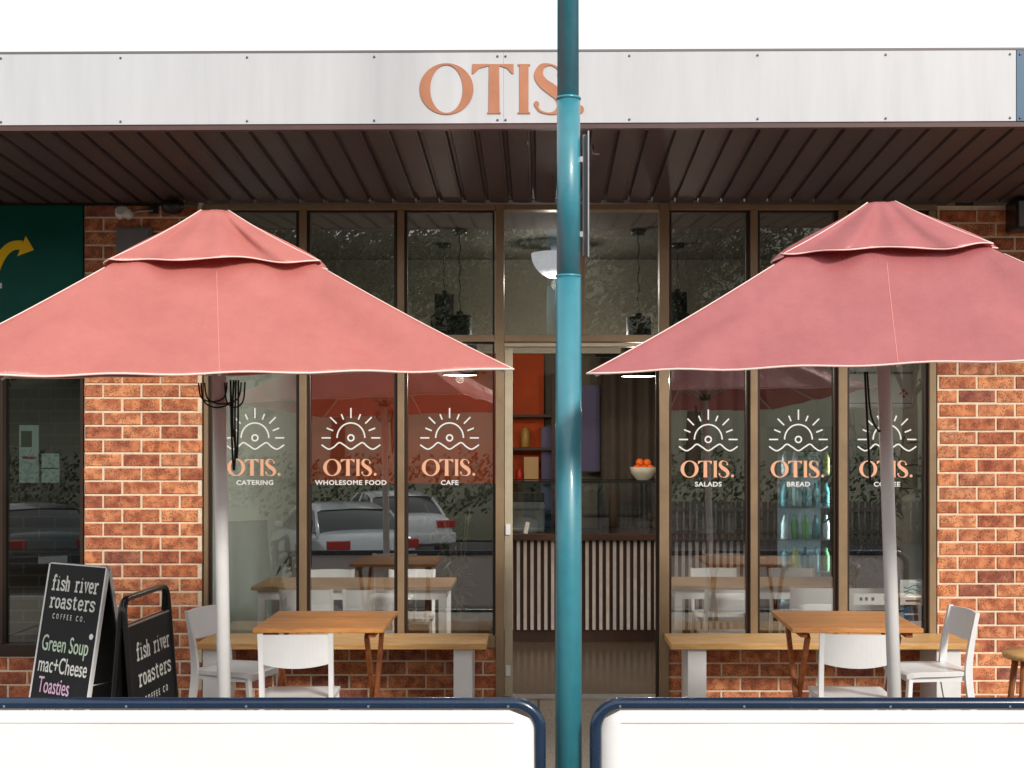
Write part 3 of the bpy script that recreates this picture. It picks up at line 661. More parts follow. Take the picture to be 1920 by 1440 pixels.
# fridge with drinks
fr = empty('drinks_fridge', (X(1505, 2.0), 2.0, -.08), 'upright glass door drinks fridge with lit shelves behind the BREAD pane', 'fridge')
fw = 62*2/2/S(2.0); fh = Z(800, 2.0)+.08
b = MB(); b.box(-fw-.03, -fw, 0, .6, 0, fh); b.box(fw, fw+.03, 0, .6, 0, fh); b.box(-fw, fw, .56, .6, 0, fh); b.box(-fw, fw, 0, .56, fh-.2, fh); b.box(-fw, fw, 0, .56, 0, .32); b.build('cabinet', M_FRAMED, fr)
b = MB(); b.box(-fw+.002, fw-.002, .54, .556, .33, fh-.21); b.build('liner', mat('fridge_liner', (.6, .66, .68), .4), fr)
b = MB(); b.tube([(-fw+.015, .06, .36), (-fw+.015, .06, fh-.24)], .010); b.build('light_tube', M_FRIDGEL, fr)
b = MB(); b.tube([(fw-.013, .06, .36), (fw-.013, .06, fh-.24)], .010); b.build('light_tube', M_FRIDGEL, fr)
lv = [.42, .68, .94, 1.20, 1.46]
for z in lv:
    b = MB(); b.box(-fw+.003, fw-.003, .04, .535, z, z+.012); b.build('shelf', M_STEEL, fr)
b = MB(); b.box(-fw, fw, -.02, -.012, .02, fh-.02); gd_ = b.build('glass_door', M_CASE, fr)
for s_ in (-1, 1): b = MB(); b.box(min(s_*(fw+.03), s_*(fw-.055)), max(s_*(fw+.03), s_*(fw-.055)), -.04, -.021, .02, fh-.02, bev=.003); b.build('stile', M_FRAMED, gd_)
b = MB(); b.box(-fw+.01, -fw+.035, -.06, -.03, .7, 1.3, bev=.004); b.build('handle', M_FRAMED, fr)
botm = [mat('bottle_green', (.12, .35, .10), .2), mat('bottle_teal', (.10, .32, .36), .2), mat('bottle_white', (.7, .75, .75), .3), mat('bottle_yellow', (.55, .5, .12), .3), mat('bottle_clear', (.35, .5, .52), .15)]
bmesh_b = {}
rr = random.Random(5)
for li, z in enumerate(lv):
    nb = 6
    for i in range(nb):
        mi = [1, 4, 0, 1, 2][li] if rr.random() < .7 else rr.randrange(5)
        if mi not in bmesh_b:
            b = MB(); b.lathe([(.026, 0), (.029, .008), (.029, .12), (.012, .165), (.012, .19)], n=12); o = b.build('bottle', botm[mi]); bmesh_b[mi] = o
        else: o = bmesh_b[mi].copy(); COL.objects.link(o)
        o.location = (fr.location.x-fw+.055+i*(2*fw-.11)/(nb-1), 2.0+.1+rr.uniform(-.01, .01), -.08+z+.013)
        tag(o, ['leftmost', 'second from left', 'third from left', 'third from right', 'second from right', 'rightmost'][i]+' drink bottle on %s of the lit fridge' % ['the bottom shelf', 'the second lowest shelf', 'the middle shelf', 'the second highest shelf', 'the top shelf'][li], 'bottle', 'bottles on %s of the fridge' % ['the bottom shelf', 'the second lowest shelf', 'the middle shelf', 'the second highest shelf', 'the top shelf'][li])

# air conditioner indoors
ac = empty('air_conditioner', (X(1652, .6), .6, Z(765, .6)), 'white air conditioner unit hung high behind the COFFEE pane', 'air conditioner')
acw = 62/S(.6); ach = 84/S(.6)
b = MB(); b.box(-acw, acw, 0, .25, 0, ach, bev=.02); b.build('casing', M_WPAINT, ac)
b = MB(); b.box(-acw+.01, acw-.01, -.004, -.0005, ach-.075, ach-.06); b.box(-acw+.01, acw-.01, -.004, -.0005, .03, .036); b.build('louvre', M_GREY, ac)
b = MB(); 
for s_ in (0, 1, 2, 3): 
    c, s2 = math.cos(PI/2*s_), math.sin(PI/2*s_); b.poly([(.155+c*.005, -.005, .1+s2*.005), (.155+c*.02-s2*.012, -.005, .1+s2*.02+c*.012), (.155+c*.034, -.005, .1+s2*.034), (.155+c*.02+s2*.012, -.005, .1+s2*.02-c*.012)], (0, .003, 0))
b.build('emblem', M_RED, ac)
b = MB(); b.tube([(0, .12, ach), (0, .12, 3.24-Z(765, .6))], .02); b.build('hanger', M_WPAINT, ac)

# pendants
def pendant(px, Y, ytop, ybot, w_, label, lit=True):
    x = X(px, Y); zt, zb = Z(ytop, Y), Z(ybot, Y)
    rt = empty('pendant_lamp', (x, Y, zb), label, 'pendant lamp', group='black pendant lamps'); r = w_/2/S(Y); h = zt-zb
    b = MB(); b.lathe([(r*.985, .0005), (r, 0), (r, h*.62), (r*.72, h*.66), (r*.7, h), (r*.2, h+.005), (r*.2, h+.03)], n=28)
    b.bm.faces.ensure_lookup_table(); bmesh.ops.delete(b.bm, geom=[f for f in b.bm.faces if len(f.verts) > 4 and f.calc_center_median().z < .01], context='FACES_ONLY'); b.build('lamp_shade', M_BLACKM, rt)
    b = MB(); b.lathe([(r*.984, .002), (r*.984, .05)], n=28); bmesh.ops.delete(b.bm, geom=[f for f in b.bm.faces if len(f.verts) > 4], context='FACES_ONLY'); b.build('shade_lining', M_WPAINT, rt)
    b = MB(); b.lathe([(r*.90, .028), (r*.95, .040)], n=28); b.build('diffuser', M_FLUR, rt)
    b = MB(); n = 24; b.tube([(.006*math.sin(i*1.1), .004*math.cos(i*1.3), h+.03+(3.235-zt-.03)*i/n) for i in range(n+1)], .0045, 6); b.build('cord', M_BLACKM, rt)
    b = MB(); b.lathe([(.05, 3.2-zb), (.06, 3.238-zb)], n=20); b.build('ceiling_rose', M_BLACKM, rt)
    ld = bpy.data.lights.new('pendant_light', 'POINT'); ld.energy = 17; ld.color = (1, .84, .66); ld.shadow_soft_size = .03
    lo = bpy.data.objects.new('pendant_light', ld); COL.objects.link(lo); lo.parent = rt; lo.location = (0, 0, -.03)
    return rt
pendant(833, 2.0, 552, 660, 52, 'black pendant lamp highest on the left, above the CAFE pane')
pendant(862, 1.3, 592, 704, 66, 'wide black pendant lamp with lit rim left of the doorway by the umbrella corner')
pendant(1197, 1.3, 595, 706, 66, 'wide black pendant lamp inside the doorway on the right with lit rim')
pendant(1270, 2.0, 549, 660, 52, 'black pendant lamp behind the right umbrella above the SALADS pane')
bw2 = empty('ceiling_lamp', (X(1042, 2.0), 2.0, 3.238), 'white bowl ceiling lamp above the doorway, half behind the teal pole', 'ceiling lamp')
r = 46/S(2.0); zt = Z(476, 2.0)-3.238
b = MB(); b.lathe([(.001, zt-r)]+[(r*math.sin(R(a)), zt-r*math.cos(R(a))) for a in range(10, 91, 10)]+[(r*.9, zt+.004)], n=32); b.build('bowl', emat('lit_opal_glass', (.9, .92, 1), .55), bw2)
ld = bpy.data.lights.new('bowl_light', 'POINT'); ld.energy = 18; ld.color = (1, .93, .82); ld.shadow_soft_size = .04; lo = bpy.data.objects.new('bowl_light', ld); COL.objects.link(lo); lo.parent = bw2; lo.location = (0, 0, zt-r-.05)
b = MB(); b.lathe([(.03, zt+.005), (.05, -.001)], n=16); b.build('mount', M_WPAINT, bw2)

# ------------------------------------------------------------------ chairs
def make_chair(label, cat='chair'):
    t = empty('chair', (0, 0, 0), label, cat)
    W_, SH = .20, .44
    # seat: rounded slab with a slight dip
    b = MB(); n = 8; top = []; bot = []
    for j in range(n+1):
        rowt, rowb = [], []
        for i in range(n+1):
            u, v_ = i/n*2-1, j/n*2-1
            xx = u*(.205-.012*max(0, -v_)); yy = v_*.195
            rr_ = max(0, abs(u)**6*abs(v_)**6)
            xx *= 1-.06*rr_; yy *= 1-.06*rr_
            zz = SH-.010*(1-u*u)*(1-v_*v_)-(.012*max(0, v_-.6)/.4)
            rowt.append(b.bm.verts.new((xx, yy, zz))); rowb.append(b.bm.verts.new((xx*.985, yy*.985, zz-.024)))
        top.append(rowt); bot.append(rowb)
    for j in range(n):
        for i in range(n):
            b.bm.faces.new((top[j][i], top[j][i+1], top[j+1][i+1], top[j+1][i])).smooth = True; b.bm.faces.new((bot[j][i], bot[j+1][i], bot[j+1][i+1], bot[j][i+1]))
    for i in range(n):
        b.bm.faces.new((top[0][i+1], top[0][i], bot[0][i], bot[0][i+1])); b.bm.faces.new((top[n][i], top[n][i+1], bot[n][i+1], bot[n][i]))
        b.bm.faces.new((top[i][0], top[i+1][0], bot[i+1][0], bot[i][0])); b.bm.faces.new((top[i+1][n], top[i][n], bot[i][n], bot[i+1][n]))
    b.build('seat', M_CHAIR, t)
    # apron under seat
    b = MB(); b.box(-.17, .17, -.165, -.15, SH-.055, SH-.026); b.box(-.17, .17, .15, .165, SH-.055, SH-.026); b.box(-.178, -.1705, -.15, .15, SH-.055, SH-.026); b.box(.1705, .178, -.15, .15, SH-.055, SH-.026); b.build('apron', M_CHAIR, t)
    # backrest: curved panel, bottom edge dips in the middle
    b = MB(); n = 14; A = []
    for i in range(n+1):
        u = i/n*2-1; yb = -.215-.028*(1-u*u); x = u*.178
        zb = .615-.018*(1-u*u); zt = .765+.004*(1-u*u)
        A.append([b.bm.verts.new((x, yb+.012, zb)), b.bm.verts.new((x, yb-.012, zt)), b.bm.verts.new((x, yb-.026, zt)), b.bm.verts.new((x, yb-.002, zb))])
    for i in range(n):
        for k_ in range(4): b.bm.faces.new((A[i][k_], A[i+1][k_], A[i+1][(k_+1) % 4], A[i][(k_+1) % 4])).smooth = False
    b.bm.faces.new(A[0]); b.bm.faces.new(A[-1][::-1]); b.build('backrest', M_CHAIR, t)
    for s_ in (-1, 1):
        b = MB(); P = spline([(s_*.192, -.258, 0), (s_*.19, -.205, .24), (s_*.188, -.182, .42), (s_*.188, -.196, .58), (s_*.19, -.232, .77)], 5)
        for p, q in zip(P, P[1:]): pass
        bmv = []
        for i, p in enumerate(P):
            tt = i/(len(P)-1); wx = .013; wy = .013+.008*math.sin(PI*min(1, tt*1.1))
            bmv.append([b.bm.verts.new((p[0]+a*wx, p[1]+c*wy, p[2])) for a, c in ((-1, -1), (1, -1), (1, 1), (-1, 1))])
        for A_, B_ in zip(bmv, bmv[1:]):
            for k_ in range(4): b.bm.faces.new((A_[k_], A_[(k_+1) % 4], B_[(k_+1) % 4], B_[k_]))
        b.bm.faces.new(bmv[0][::-1]); b.bm.faces.new(bmv[-1]); b.build('leg', M_CHAIR, t)
        b = MB(); b.bar((s_*.19, .19, 0), (s_*.175, .158, SH-.028), .026, .032, bev=.004); b.build('leg', M_CHAIR, t)
    return t
G1 = 'white chairs on the pavement'; G2 = 'white chairs inside the cafe'
ch = make_chair('white chair with its back to the street, in front of the left timber table'); ch['group'] = G1; ch.scale = (.89, .95, .965)
ch.location = (X(548, -2.11)+.0, -1.87, 0); ch.rotation_euler = (0, 0, R(3))
dup(ch, (X(1614, -2.11), -1.87, 0), R(-3), 'white chair with its back to the street, in front of the right timber table')
dup(ch, (-1.655, -1.18, 0), R(-108), 'white chair turned sideways between the small pavement sign and the left table')
dup(ch, (2.13, -1.20, 0), R(96), 'white chair turned sideways at the right of the right timber table')
IZ = -.08
ind = [(X(571, .38), .60, 3, 'white chair inside, near side of the left indoor table, left one of two'), (X(694, .38), .60, -2, 'white chair inside, near side of the left indoor table, right one of two'),
       (X(615, 1.6), 1.5, 178, 'white chair inside, far side of the left indoor table, left one of two'), (X(772, 1.6), 1.5, 182, 'white chair inside, far side of the left indoor table, right one of two'),
       (X(1369, .4), .62, 2, 'white chair inside behind the SALADS pane, near side of the right indoor table'), (X(1535, .5), .72, -3, 'white chair inside behind the BREAD pane, near side of the right indoor table'),
       (X(1628, .5), .72, 2, 'white chair inside behind the COFFEE pane, near side of the right indoor table'), (X(1345, 1.6), 1.6, 180, 'white chair inside, far side of the right indoor table, left one of two'), (X(1495, 1.6), 1.6, 180, 'white chair inside, far side of the right indoor table, right one of two')]
for x, y, a, lab in ind: dup(ch, (x, y, IZ), R(a), lab, G2)

# ------------------------------------------------------------------ tables
def out_table(loc, rz, label):
    t = empty('folding_table', loc, label, 'table', R(rz), 'timber folding tables on the pavement')
    TH = .74; hw = .325; n = 7; pw = 2*hw/n
    for i in range(n):
        b = MB(); y0 = -hw+i*pw; b.box(-hw, hw, y0+.0015, y0+pw-.0015, TH-.022, TH, bev=.002); b.build('plank', M_WOOD, t)
    for s_ in (-1, 1):
        b = MB(); b.box(s_*.262-.016, s_*.262+.016, -hw+.03, hw-.03, TH-.05, TH-.0225); b.build('rail', M_WOODD, t)
        b = MB(); b.bar((s_*.255, -.27, 0), (s_*.255, .22, TH-.052), .022, .036); b.build('leg', M_WOODD, t)
        b = MB(); b.bar((s_*.228, .27, 0), (s_*.228, -.22, TH-.052), .022, .036); b.build('leg', M_WOODD, t)
    b = MB(); b.bar((-.255, -.2, .105), (.255, -.2, .105), .02, .03); b.build('stretcher', M_WOODD, t)
    return t
out_table((X(596, -1.9), -1.575, 0), 0, 'square timber folding table beneath the left umbrella')
out_table((X(1611, -1.9), -1.575, 0), -1, 'square timber folding table beneath the right umbrella')
def in_table(px0, px1, y0, y1, label):
    t = empty('indoor_table', (0, 0, IZ), label, 'table', group='indoor tables with white legs'); x0, x1 = X(px0, y0), X(px1, y0); TH = .735
    n = 6; pw = (y1-y0)/n
    for i in range(n):
        b = MB(); b.box(x0, x1, y0+i*pw+.001, y0+(i+1)*pw-.001, TH-.025, TH, bev=.002); b.build('plank', M_INTW, t)
    b = MB(); e = .04; b.box(x0+e, x1-e, y0+e, y0+e+.02, TH-.095, TH-.026); b.box(x0+e, x1-e, y1-e-.02, y1-e, TH-.095, TH-.026); b.box(x0+e, x0+e+.02, y0+e+.021, y1-e-.021, TH-.095, TH-.026); b.box(x1-e-.02, x1-e, y0+e+.021, y1-e-.021, TH-.095, TH-.026); b.build('apron', M_WPAINT, t)
    for x in (x0+e, x1-e-.05):
        for y in (y0+e, y1-e-.05):
            b = MB(); b.box(x-.001, x+.051, y-.001, y+.051, 0, TH-.0255, bev=.003); b.build('leg', M_WPAINT, t)
in_table(470, 846, .62, 1.22, 'pale topped indoor table behind the left windows')
in_table(1256, 1600, .66, 1.26, 'pale topped indoor table behind the right windows')

# ------------------------------------------------------------------ benches
def bench(px0, px1, legs, label):
    Yf = -.44; t = empty('bench', (0, 0, 0), label, 'bench', group='timber topped benches under the windows'); x0, x1 = X(px0, Yf), X(px1, Yf)
    zt = Z(1207, Yf)
    for i, (a, c) in enumerate(((Yf, -.30), (-.297, -.16), (-.157, -.02))):
        b = MB(); b.box(x0, x1, a, c, zt-.036, zt, bev=.003); b.build('plank', M_BENCH, t)
    for a, c in legs:
        b = MB(); b.box(X(a, Yf+.02), X(c, Yf+.02), Yf+.03, -.06, 0, zt-.0365, bev=.004); b.build('leg', M_WPAINT, t)
bench(366, 912, [(379, 414), (850, 885)], 'long pale timber bench with white slab legs under the left windows')
bench(1258, 1835, [(1290, 1325), (1757, 1803)], 'long pale timber bench with white slab legs under the right windows')
# stool
stl = empty('stool', (X(1934, -1.2), -1.2, 0), 'round timber stool at the right edge beside the brick pier', 'stool')
b = MB(); b.lathe([(.13, .47), (.15, .475), (.155, .495), (.15, .51), (.0001, .512)], n=28); b.build('seat', M_BENCH, stl)
for a in (45, 135, 225, 315):
    b = MB(); b.tube([(.15*math.cos(R(a)), .15*math.sin(R(a)), 0), (.09*math.cos(R(a)), .09*math.sin(R(a)), .47)], [.014, .019]); b.build('leg', M_WOODD, stl)

# ------------------------------------------------------------------ umbrellas
def umbrella(loc, yaw, tilt, hb, hr, hw, label, cm, seed, back):
    t = empty('cafe_umbrella', loc, label, 'umbrella', 0, 'square coral cafe umbrellas'); t.rotation_euler = (0, R(tilt), 0)
    rg = random.Random(seed); ph = [rg.uniform(0, 6.28) for _ in range(8)]
    cs = [Matrix.Rotation(R(yaw+k*90), 4, 'Z') for k in range(4)]
    def surf(half, base, rise, q, s_, t_, kind):
        """q: face; s_ in [-1,1] along edge, t_ 0 edge ->1 apex"""
        k = 1-t_
        x = s_*half*k; y = -half*k
        z = base+rise*t_
        if kind == 'main':
            z -= .040*math.sin(PI*t_)*(1-t_)*(1-.35*abs(s_)**2)          # cloth sags below a straight line
            y += .022*(1-s_*s_)*math.sin(PI*min(1, t_*1.0))+.028*(1-s_*s_)*k**3  # and pulls in between the ribs
            z += .006*math.sin(7*s_+ph[q])*(k*t_*4)*(1-abs(s_)**4)
            fg = math.exp(-((s_-.62-.1*t_)/.13)**2)-.8*math.exp(-((s_+.70)/.10)**2)
            fg *= (.12+min(1, 4*t_))*max(0, 1-1.45*t_); y += .075*fg*k*(1-s_**8); z -= .042*fg*k*(1-s_**8)
            dr_ = (math.sin(11*s_*k+ph[q]*2)+.6*math.sin(19*s_*k+ph[q+4]*3))*math.exp(-((t_-.75)/.22)**2); y += .006*dr_*(1-s_**8)*k*3
            z += .004*math.sin(15*s_+9*t_+ph[q+4])*k*(1-abs(s_)**4)
        else:
            wv_ = (math.sin(4.2*s_+ph[q]*1.0)+.5*math.sin(9*s_+ph[q+4]))*(1-abs(s_)**6)
            z += .008*wv_*k; y -= .010*wv_*k*(.35+t_)
            fold = (math.sin(6.3*s_+ph[q]+1.3)+.7*math.sin(10.5*s_+ph[q+4]))*(1-abs(s_)**4)
            y -= .055*(fold+.75*(1-abs(s_)**4))*math.sin(PI*min(1, .15+t_))*k**.5; z -= .014*fold*math.sin(PI*min(1, .15+t_))*k**.5
            z -= .012*math.sin(PI*t_)
        p = cs[q] @ Vector((x, y, z)); p.z -= hb
        p = Matrix.Rotation(back, 4, 'X') @ p; p.z += hb
        return p
    hub_z = hb+hr
    # main canopy, one sheet over four panels
    def sheet(half, base, rise, tmax, ns, ntt, kind, name, m, parent):
        b = MB(); vid = {}
        for q in range(4):
            g_ = [[None]*(ns+1) for _ in range(ntt+1)]
            for j in range(ntt+1):
                for i in range(ns+1):
                    p = surf(half, base, rise, q, i/ns*2-1, tmax*j/ntt, kind); key = (round(p.x, 4), round(p.y, 4), round(p.z, 4))
                    g_[j][i] = vid.setdefault(key, None) or b.bm.verts.new(p); vid[key] = g_[j][i]
            for j in range(ntt):
                for i in range(ns):
                    f = b.bm.faces.new((g_[j][i], g_[j][i+1], g_[j+1][i+1], g_[j+1][i])); f.smooth = True
        # crisp ridges at the ribs
        bmesh.ops.remove_doubles(b.bm, verts=b.bm.verts, dist=.0006)
        o = b.build(name, m, parent)
        for e in o.data.edges: pass
        so = o.modifiers.new('thick', 'SOLIDIFY'); so.thickness = .0015; so.offset = 0
        return o
    can = sheet(hw, hb, hr, .93, 44, 30, 'main', 'canopy', cm, t)
    ch_ = .395; cap_r = hr*ch_/hw
    cap = sheet(ch_, hub_z-cap_r+.012, cap_r+.012, .86, 40, 14, 'cap', 'vent_cap', cm, t)
    # piping along hem, cap hem and ridges
    b = MB(); hem = [surf(hw*1.001, hb, hr, q, s_/20, 0, 'main') for q in range(4) for s_ in range(-20, 20)]; b.tube(hem, .0042, 6, closed=True); b.build('hem', M_PIPE, can)
    b = MB(); hem = [surf(ch_*1.003, hub_z-cap_r+.012, cap_r+.012, q, s_/20, 0, 'cap') for q in range(4) for s_ in range(-20, 20)]; b.tube(hem, .0032, 6, closed=True); b.build('hem', M_PIPE, cap)
    for q in range(4): b = MB(); b.tube([surf(hw, hb, hr, q, 1, j/16*.6, 'main')+Vector((0, 0, .001)) for j in range(17)], .0026, 6); b.build('ridge_piping', M_PIPE, can)
    for q in range(4): b = MB(); b.tube([surf(ch_, hub_z-cap_r+.012, cap_r+.012, q, 1, j/10*.86, 'cap')+Vector((0, 0, .001)) for j in range(11)], .0026, 6); b.build('ridge_piping', M_PIPE, cap)
    for q in range(4):     # stitched seam down the middle of each panel
        b = MB(); b.tube([surf(hw, hb, hr, q, 0, j/20*.6, 'main')+cs[q].to_3x3() @ Vector((0, -.0004, .0006)) for j in range(21)], .0014, 5); b.build('seam', M_SEAM, can)
    # top finial pad
    b = MB(); b.lathe([(.062, hub_z-.045), (.058, hub_z-.024), (.04, hub_z-.012), (.001, hub_z-.006)], n=20); b.build('top_cap', cm, t)
    # pole, base, ribs, struts, ropes
    b = MB(); b.tube([(0, 0, .05), (0, 0, hub_z-.03)], .028, 20); b.build('pole', M_WPAINT, t)
    b = MB(); b.box(-.19, .19, -.19, .19, .0, .045, bev=.006); b.build('base_plate', M_WPAINT, t)
    b = MB(); b.tube([(0, 0, .046), (0, 0, .3)], .036, 20); b.build('base_sleeve', M_WPAINT, t)
    for q in range(4):
        for kind, s_ in (('c', 1), ('m', 0)):
            a = surf(hw, hb, hr, q, s_, .01, 'main')-Vector((0, 0, .012)); c = Vector((0, 0, hub_z-.06)); c = c+(Vector((a.x, a.y, 0)).normalized()*.04)
            pts_ = [surf(hw, hb, hr, q, s_, .01+.88*j_/14, 'main')-Vector((0, 0, .012+.012*math.sin(PI*j_/14))) for j_ in range(15)]; mid = pts_[7]
            for p_ in pts_: p_.x *= .985; p_.y *= .985
            b = MB(); b.tube(pts_+[c], .007, 6); rb_ = b.build('rib', M_WPAINT, t)
            b = MB(); m2 = pts_[8]-Vector((0, 0, .008)); b.tube([m2, Vector((0, 0, hb+.03))+Vector((a.x, a.y, 0)).normalized()*.04], .007, 6); b.build('strut', M_WPAINT, rb_)
    b = MB(); b.lathe([(.03, hb), (.048, hb+.005), (.048, hb+.05), (.03, hb+.055)], n=20); b.build('runner', M_BLACKM, t)
    b = MB(); b.lathe([(.03, hub_z-.085), (.045, hub_z-.08), (.045, hub_z-.045), (.03, hub_z-.04)], n=20); b.build('crown_hub', M_BLACKM, t)
    return t
def ropes(t, hb, loops):
    for i, (x0, x1, dz) in enumerate(loops):
        b = MB(); b.tube(spline([(x0, -.03, hb+.02), (x0*.9+x1*.1, -.035, hb-dz*.7), ((x0+x1)/2, -.04, hb-dz), (x1*.9+x0*.1, -.035, hb-dz*.7), (x1, -.03, hb+.02)], 8), .0035, 6); b.build('rope', M_ROPE, t)
UY = 5.44-D0
u1 = umbrella((X(424, UY), UY, 0), 13.9, -.85, 1.69+.267, .70, 1.037, 'coral umbrella with white pole at the left beside the black pavement signs', M_CLOTH, 4, math.atan(.049))
ropes(u1, 1.90, [(-.07, .07, .085), (-.055, .10, .07), (-.08, .04, .06), (.03, .115, .085)])
b = MB(); b.tube(spline([(.065, -.02, 1.93), (.06, -.03, 1.75), (.07, -.03, 1.65), (.062, -.03, 1.55), (.056, -.03, 1.70), (.052, -.02, 1.93)], 8), .0045, 6); b.build('rope', M_ROPE, u1)
b = MB(); b.tube(spline([(.085, -.02, 1.93), (.082, -.03, 1.70), (.075, -.03, 1.60), (.07, -.03, 1.74), (.075, -.02, 1.93)], 8), .004, 6); b.build('rope', M_ROPE, u1)
u2 = umbrella((X(1686, UY), UY, 0), -12.4, -1.9, 1.69+.321, .68, 1.078, 'rose coral umbrella with white pole at the right in front of the COFFEE pane', M_CLOTH2, 9, math.atan(.059))
b = MB(); b.tube(spline([(-.075, -.02, 1.97), (-.072, -.03, 1.82), (-.06, -.03, 1.76), (-.038, -.03, 1.72), (-.03, -.02, 1.72)], 8), .0045, 6); b.build('rope', M_ROPE, u2)
b = MB(); b.tube(spline([(-.085, -.02, 1.97), (-.082, -.03, 1.62), (-.08, -.03, 1.50)], 8), .005, 6); b.build('rope', M_ROPE, u2)

# ------------------------------------------------------------------ pavement signs
SLAB = {   # small typewriter face: strokes on a 10 x 14 grid (x-height 9)
 'f': [[(9, 12), (7.5, 14), (5.5, 13.2), (5, 11), (5, 0)], [(2, 0), (8, 0)], [(2, 8.6), (8.4, 8.6)]],
 'i': [[(2.5, 9), (5, 9), (5, 0)], [(2, 0), (8, 0)], [(4.6, 12.4), (5.4, 12.4)]],
 's': [[(8, 6.6), (8, 8), (5.5, 9), (2.6, 8.4), (2.2, 6.4), (5, 4.8), (7.8, 3.2), (7.6, .8), (5, 0), (2.2, .7), (2, 2.4)]],
 'h': [[(1, 13.6), (2.5, 13.6), (2.5, 0)], [(2.5, 6.4), (4, 8.6), (6, 9), (7.5, 7.6), (7.5, 0)], [(1, 0), (4.2, 0)], [(6, 0), (9, 0)]],
 'r': [[(1.5, 9), (4, 9), (4, 0)], [(4, 6), (5.6, 8.6), (7.4, 9.1), (8.8, 7.9)], [(1.5, 0), (7, 0)]],
 'v': [[(.8, 9), (4, 9)], [(6, 9), (9.2, 9)], [(2.3, 9), (5, 0), (7.7, 9)]],
 'e': [[(2, 4.8), (8, 4.8), (7.8, 7.4), (5.2, 9), (2.6, 7.6), (2, 4.4), (2.8, 1.2), (5.4, 0), (8, 1.4)]],
 'o': [[(5, 9), (2.6, 7.8), (2, 4.5), (2.6, 1.2), (5, 0), (7.4, 1.2), (8, 4.5), (7.4, 7.8), (5, 9)]],
 'a': [[(2.4, 7.6), (4.6, 9), (7, 8.2), (7.2, 6), (7.2, 0), (9, 0)], [(7.2, 5), (4, 5), (2, 3.4), (2.2, 1), (4.4, 0), (7.2, 1.6)]],
 't': [[(4.2, 12), (4.2, 1.6), (5.4, 0), (8, .6)], [(1.8, 9), (7.6, 9)]],
}
def slab(s, h, m, parent, loc, adv=10.4, sx=1.0):
    u = h/14; b = MB(); W_ = len(s)*adv*u*sx; n = 0
    for i, c in enumerate(s):
        for st_ in SLAB.get(c, []):
            P = [((p[0]+i*adv)*u*sx-W_/2, p[1]*u) for p in st_]
            if len(P) > 3: P = spline(P, 3)
            n += 1; strip(b, P, [2.0*u]*len(P), -.0012-.00008*(n % 7), .0010)
    o = b.build('lettering', m, parent); o.location = loc; return o
# chalkboard A-frame
FA = math.atan(.18)
cb_ = empty('chalkboard_sign', (-2.345, -1.72, 0), 'black A-frame chalkboard with white edges listing Green Soup and Toasties, left of the other sign', 'sign', R(-33))
H, HW = 1.045, .218
for s_, nm in ((-1, 'front_board'), (1, 'rear_board')):
    M = Matrix.Rotation(s_*-FA, 4, 'X')
    b = MB(); b.box(-HW, HW, -.008, .008, 0, 1.04/math.cos(FA)-.012)
    o = b.build(nm, M_BLACK, cb_); o.location = (0, s_*1.045*.18, 0.005); o.rotation_euler = (s_*FA, 0, 0)
    if s_ == -1: fb = o
    e = MB(); hz2 = 1.04/math.cos(FA)-.012
    e.box(-HW-.012, -HW-.0005, -.009, .009, 0, hz2); e.box(HW+.0005, HW+.012, -.009, .009, 0, hz2); e.box(-HW, HW, -.009, .009, hz2+.0005, hz2+.006)
    e.build('edge_strip', M_WPAINT if s_ == -1 else M_STEEL, o)
b = MB(); b.tube([(HW-.04, -.10, .45), (HW-.04, .10, .45)], .004); b.build('stay', M_STEEL, cb_)
fy = -.0088
slab('fish river', .074, M_CHALK, fb, (0, fy, .915), sx=.76, adv=9.2)
slab('roasters', .072, M_CHALK, fb, (0, fy, .825), sx=.94, adv=9.4)
text('lettering', 'COFFEE CO.', .038, M_CHALK, fb, (-.01, fy-.001, .768), bold=.0005, sx=.62, space=2.2)
b = MB(); b.poly([(.185+.015*math.cos(k*PI/8), fy-.001, (.70)+.015*math.sin(k*PI/8)) for k in range(16)], (0, .001, 0)); b.build('chalk_dot', M_CHALK, fb)
text('lettering', 'Green Soup', .115, M_CHALKG, fb, (-.005, fy-.001, .605), bold=.0006, sx=.66, space=1.0)
text('lettering', 'mac+Cheese', .115, M_CHALK, fb, (.0, fy-.001, .498), bold=.0006, sx=.64, space=1.0)
text('lettering', 'Toasties', .115, M_CHALKP, fb, (-.045, fy-.001, .395), bold=.0004, sx=.64, space=1.0)
text('lettering', 'mousse d', .10, M_CHALK, fb, (-.02, fy-.001, .29), bold=.0004, sx=.8, space=1.0)
# metal framed sign facing sideways
ms = empty('pavement_sign', (-2.015, -1.70, 0), 'black tube framed pavement sign standing side on, right of the chalkboard', 'sign', R(87))
def rframe(b, hw, z0, z1, r, rad, y=0, n=6):
    P = [(-hw, y, z0)]+[(-hw+rad-rad*math.cos(R(a)), y, z1-rad+rad*math.sin(R(a))) for a in range(0, 91, 90//n)]+[(hw-rad+rad*math.sin(R(a)), y, z1-rad+rad*math.cos(R(a))) for a in range(0, 91, 90//n)]+[(hw, y, z0)]
    b.tube(P, r, 10); return b
for s_, nm in ((-1, 'front_frame'), (1, 'rear_frame')):
    b = MB(); rframe(b, .315, 0, .90, .014, .07); o = b.build(nm, M_BLACKM, ms); o.location = (0, s_*.075, .0); o.rotation_euler = (s_*R(4.5), 0, 0)
    b = MB(); b.box(-.299, .299, -.004, .004, .09, .76); p_ = b.build('panel', M_BLACK, o)
    b = MB(); b.box(-.2995, .2995, -.006, .006, .7605, .768); b.build('panel_edge', M_STEEL, o)
    if s_ == -1: mf = o
slab('fish river', .082, M_CHALK, mf, (.02, -.006, .585), sx=.86, adv=9.6)
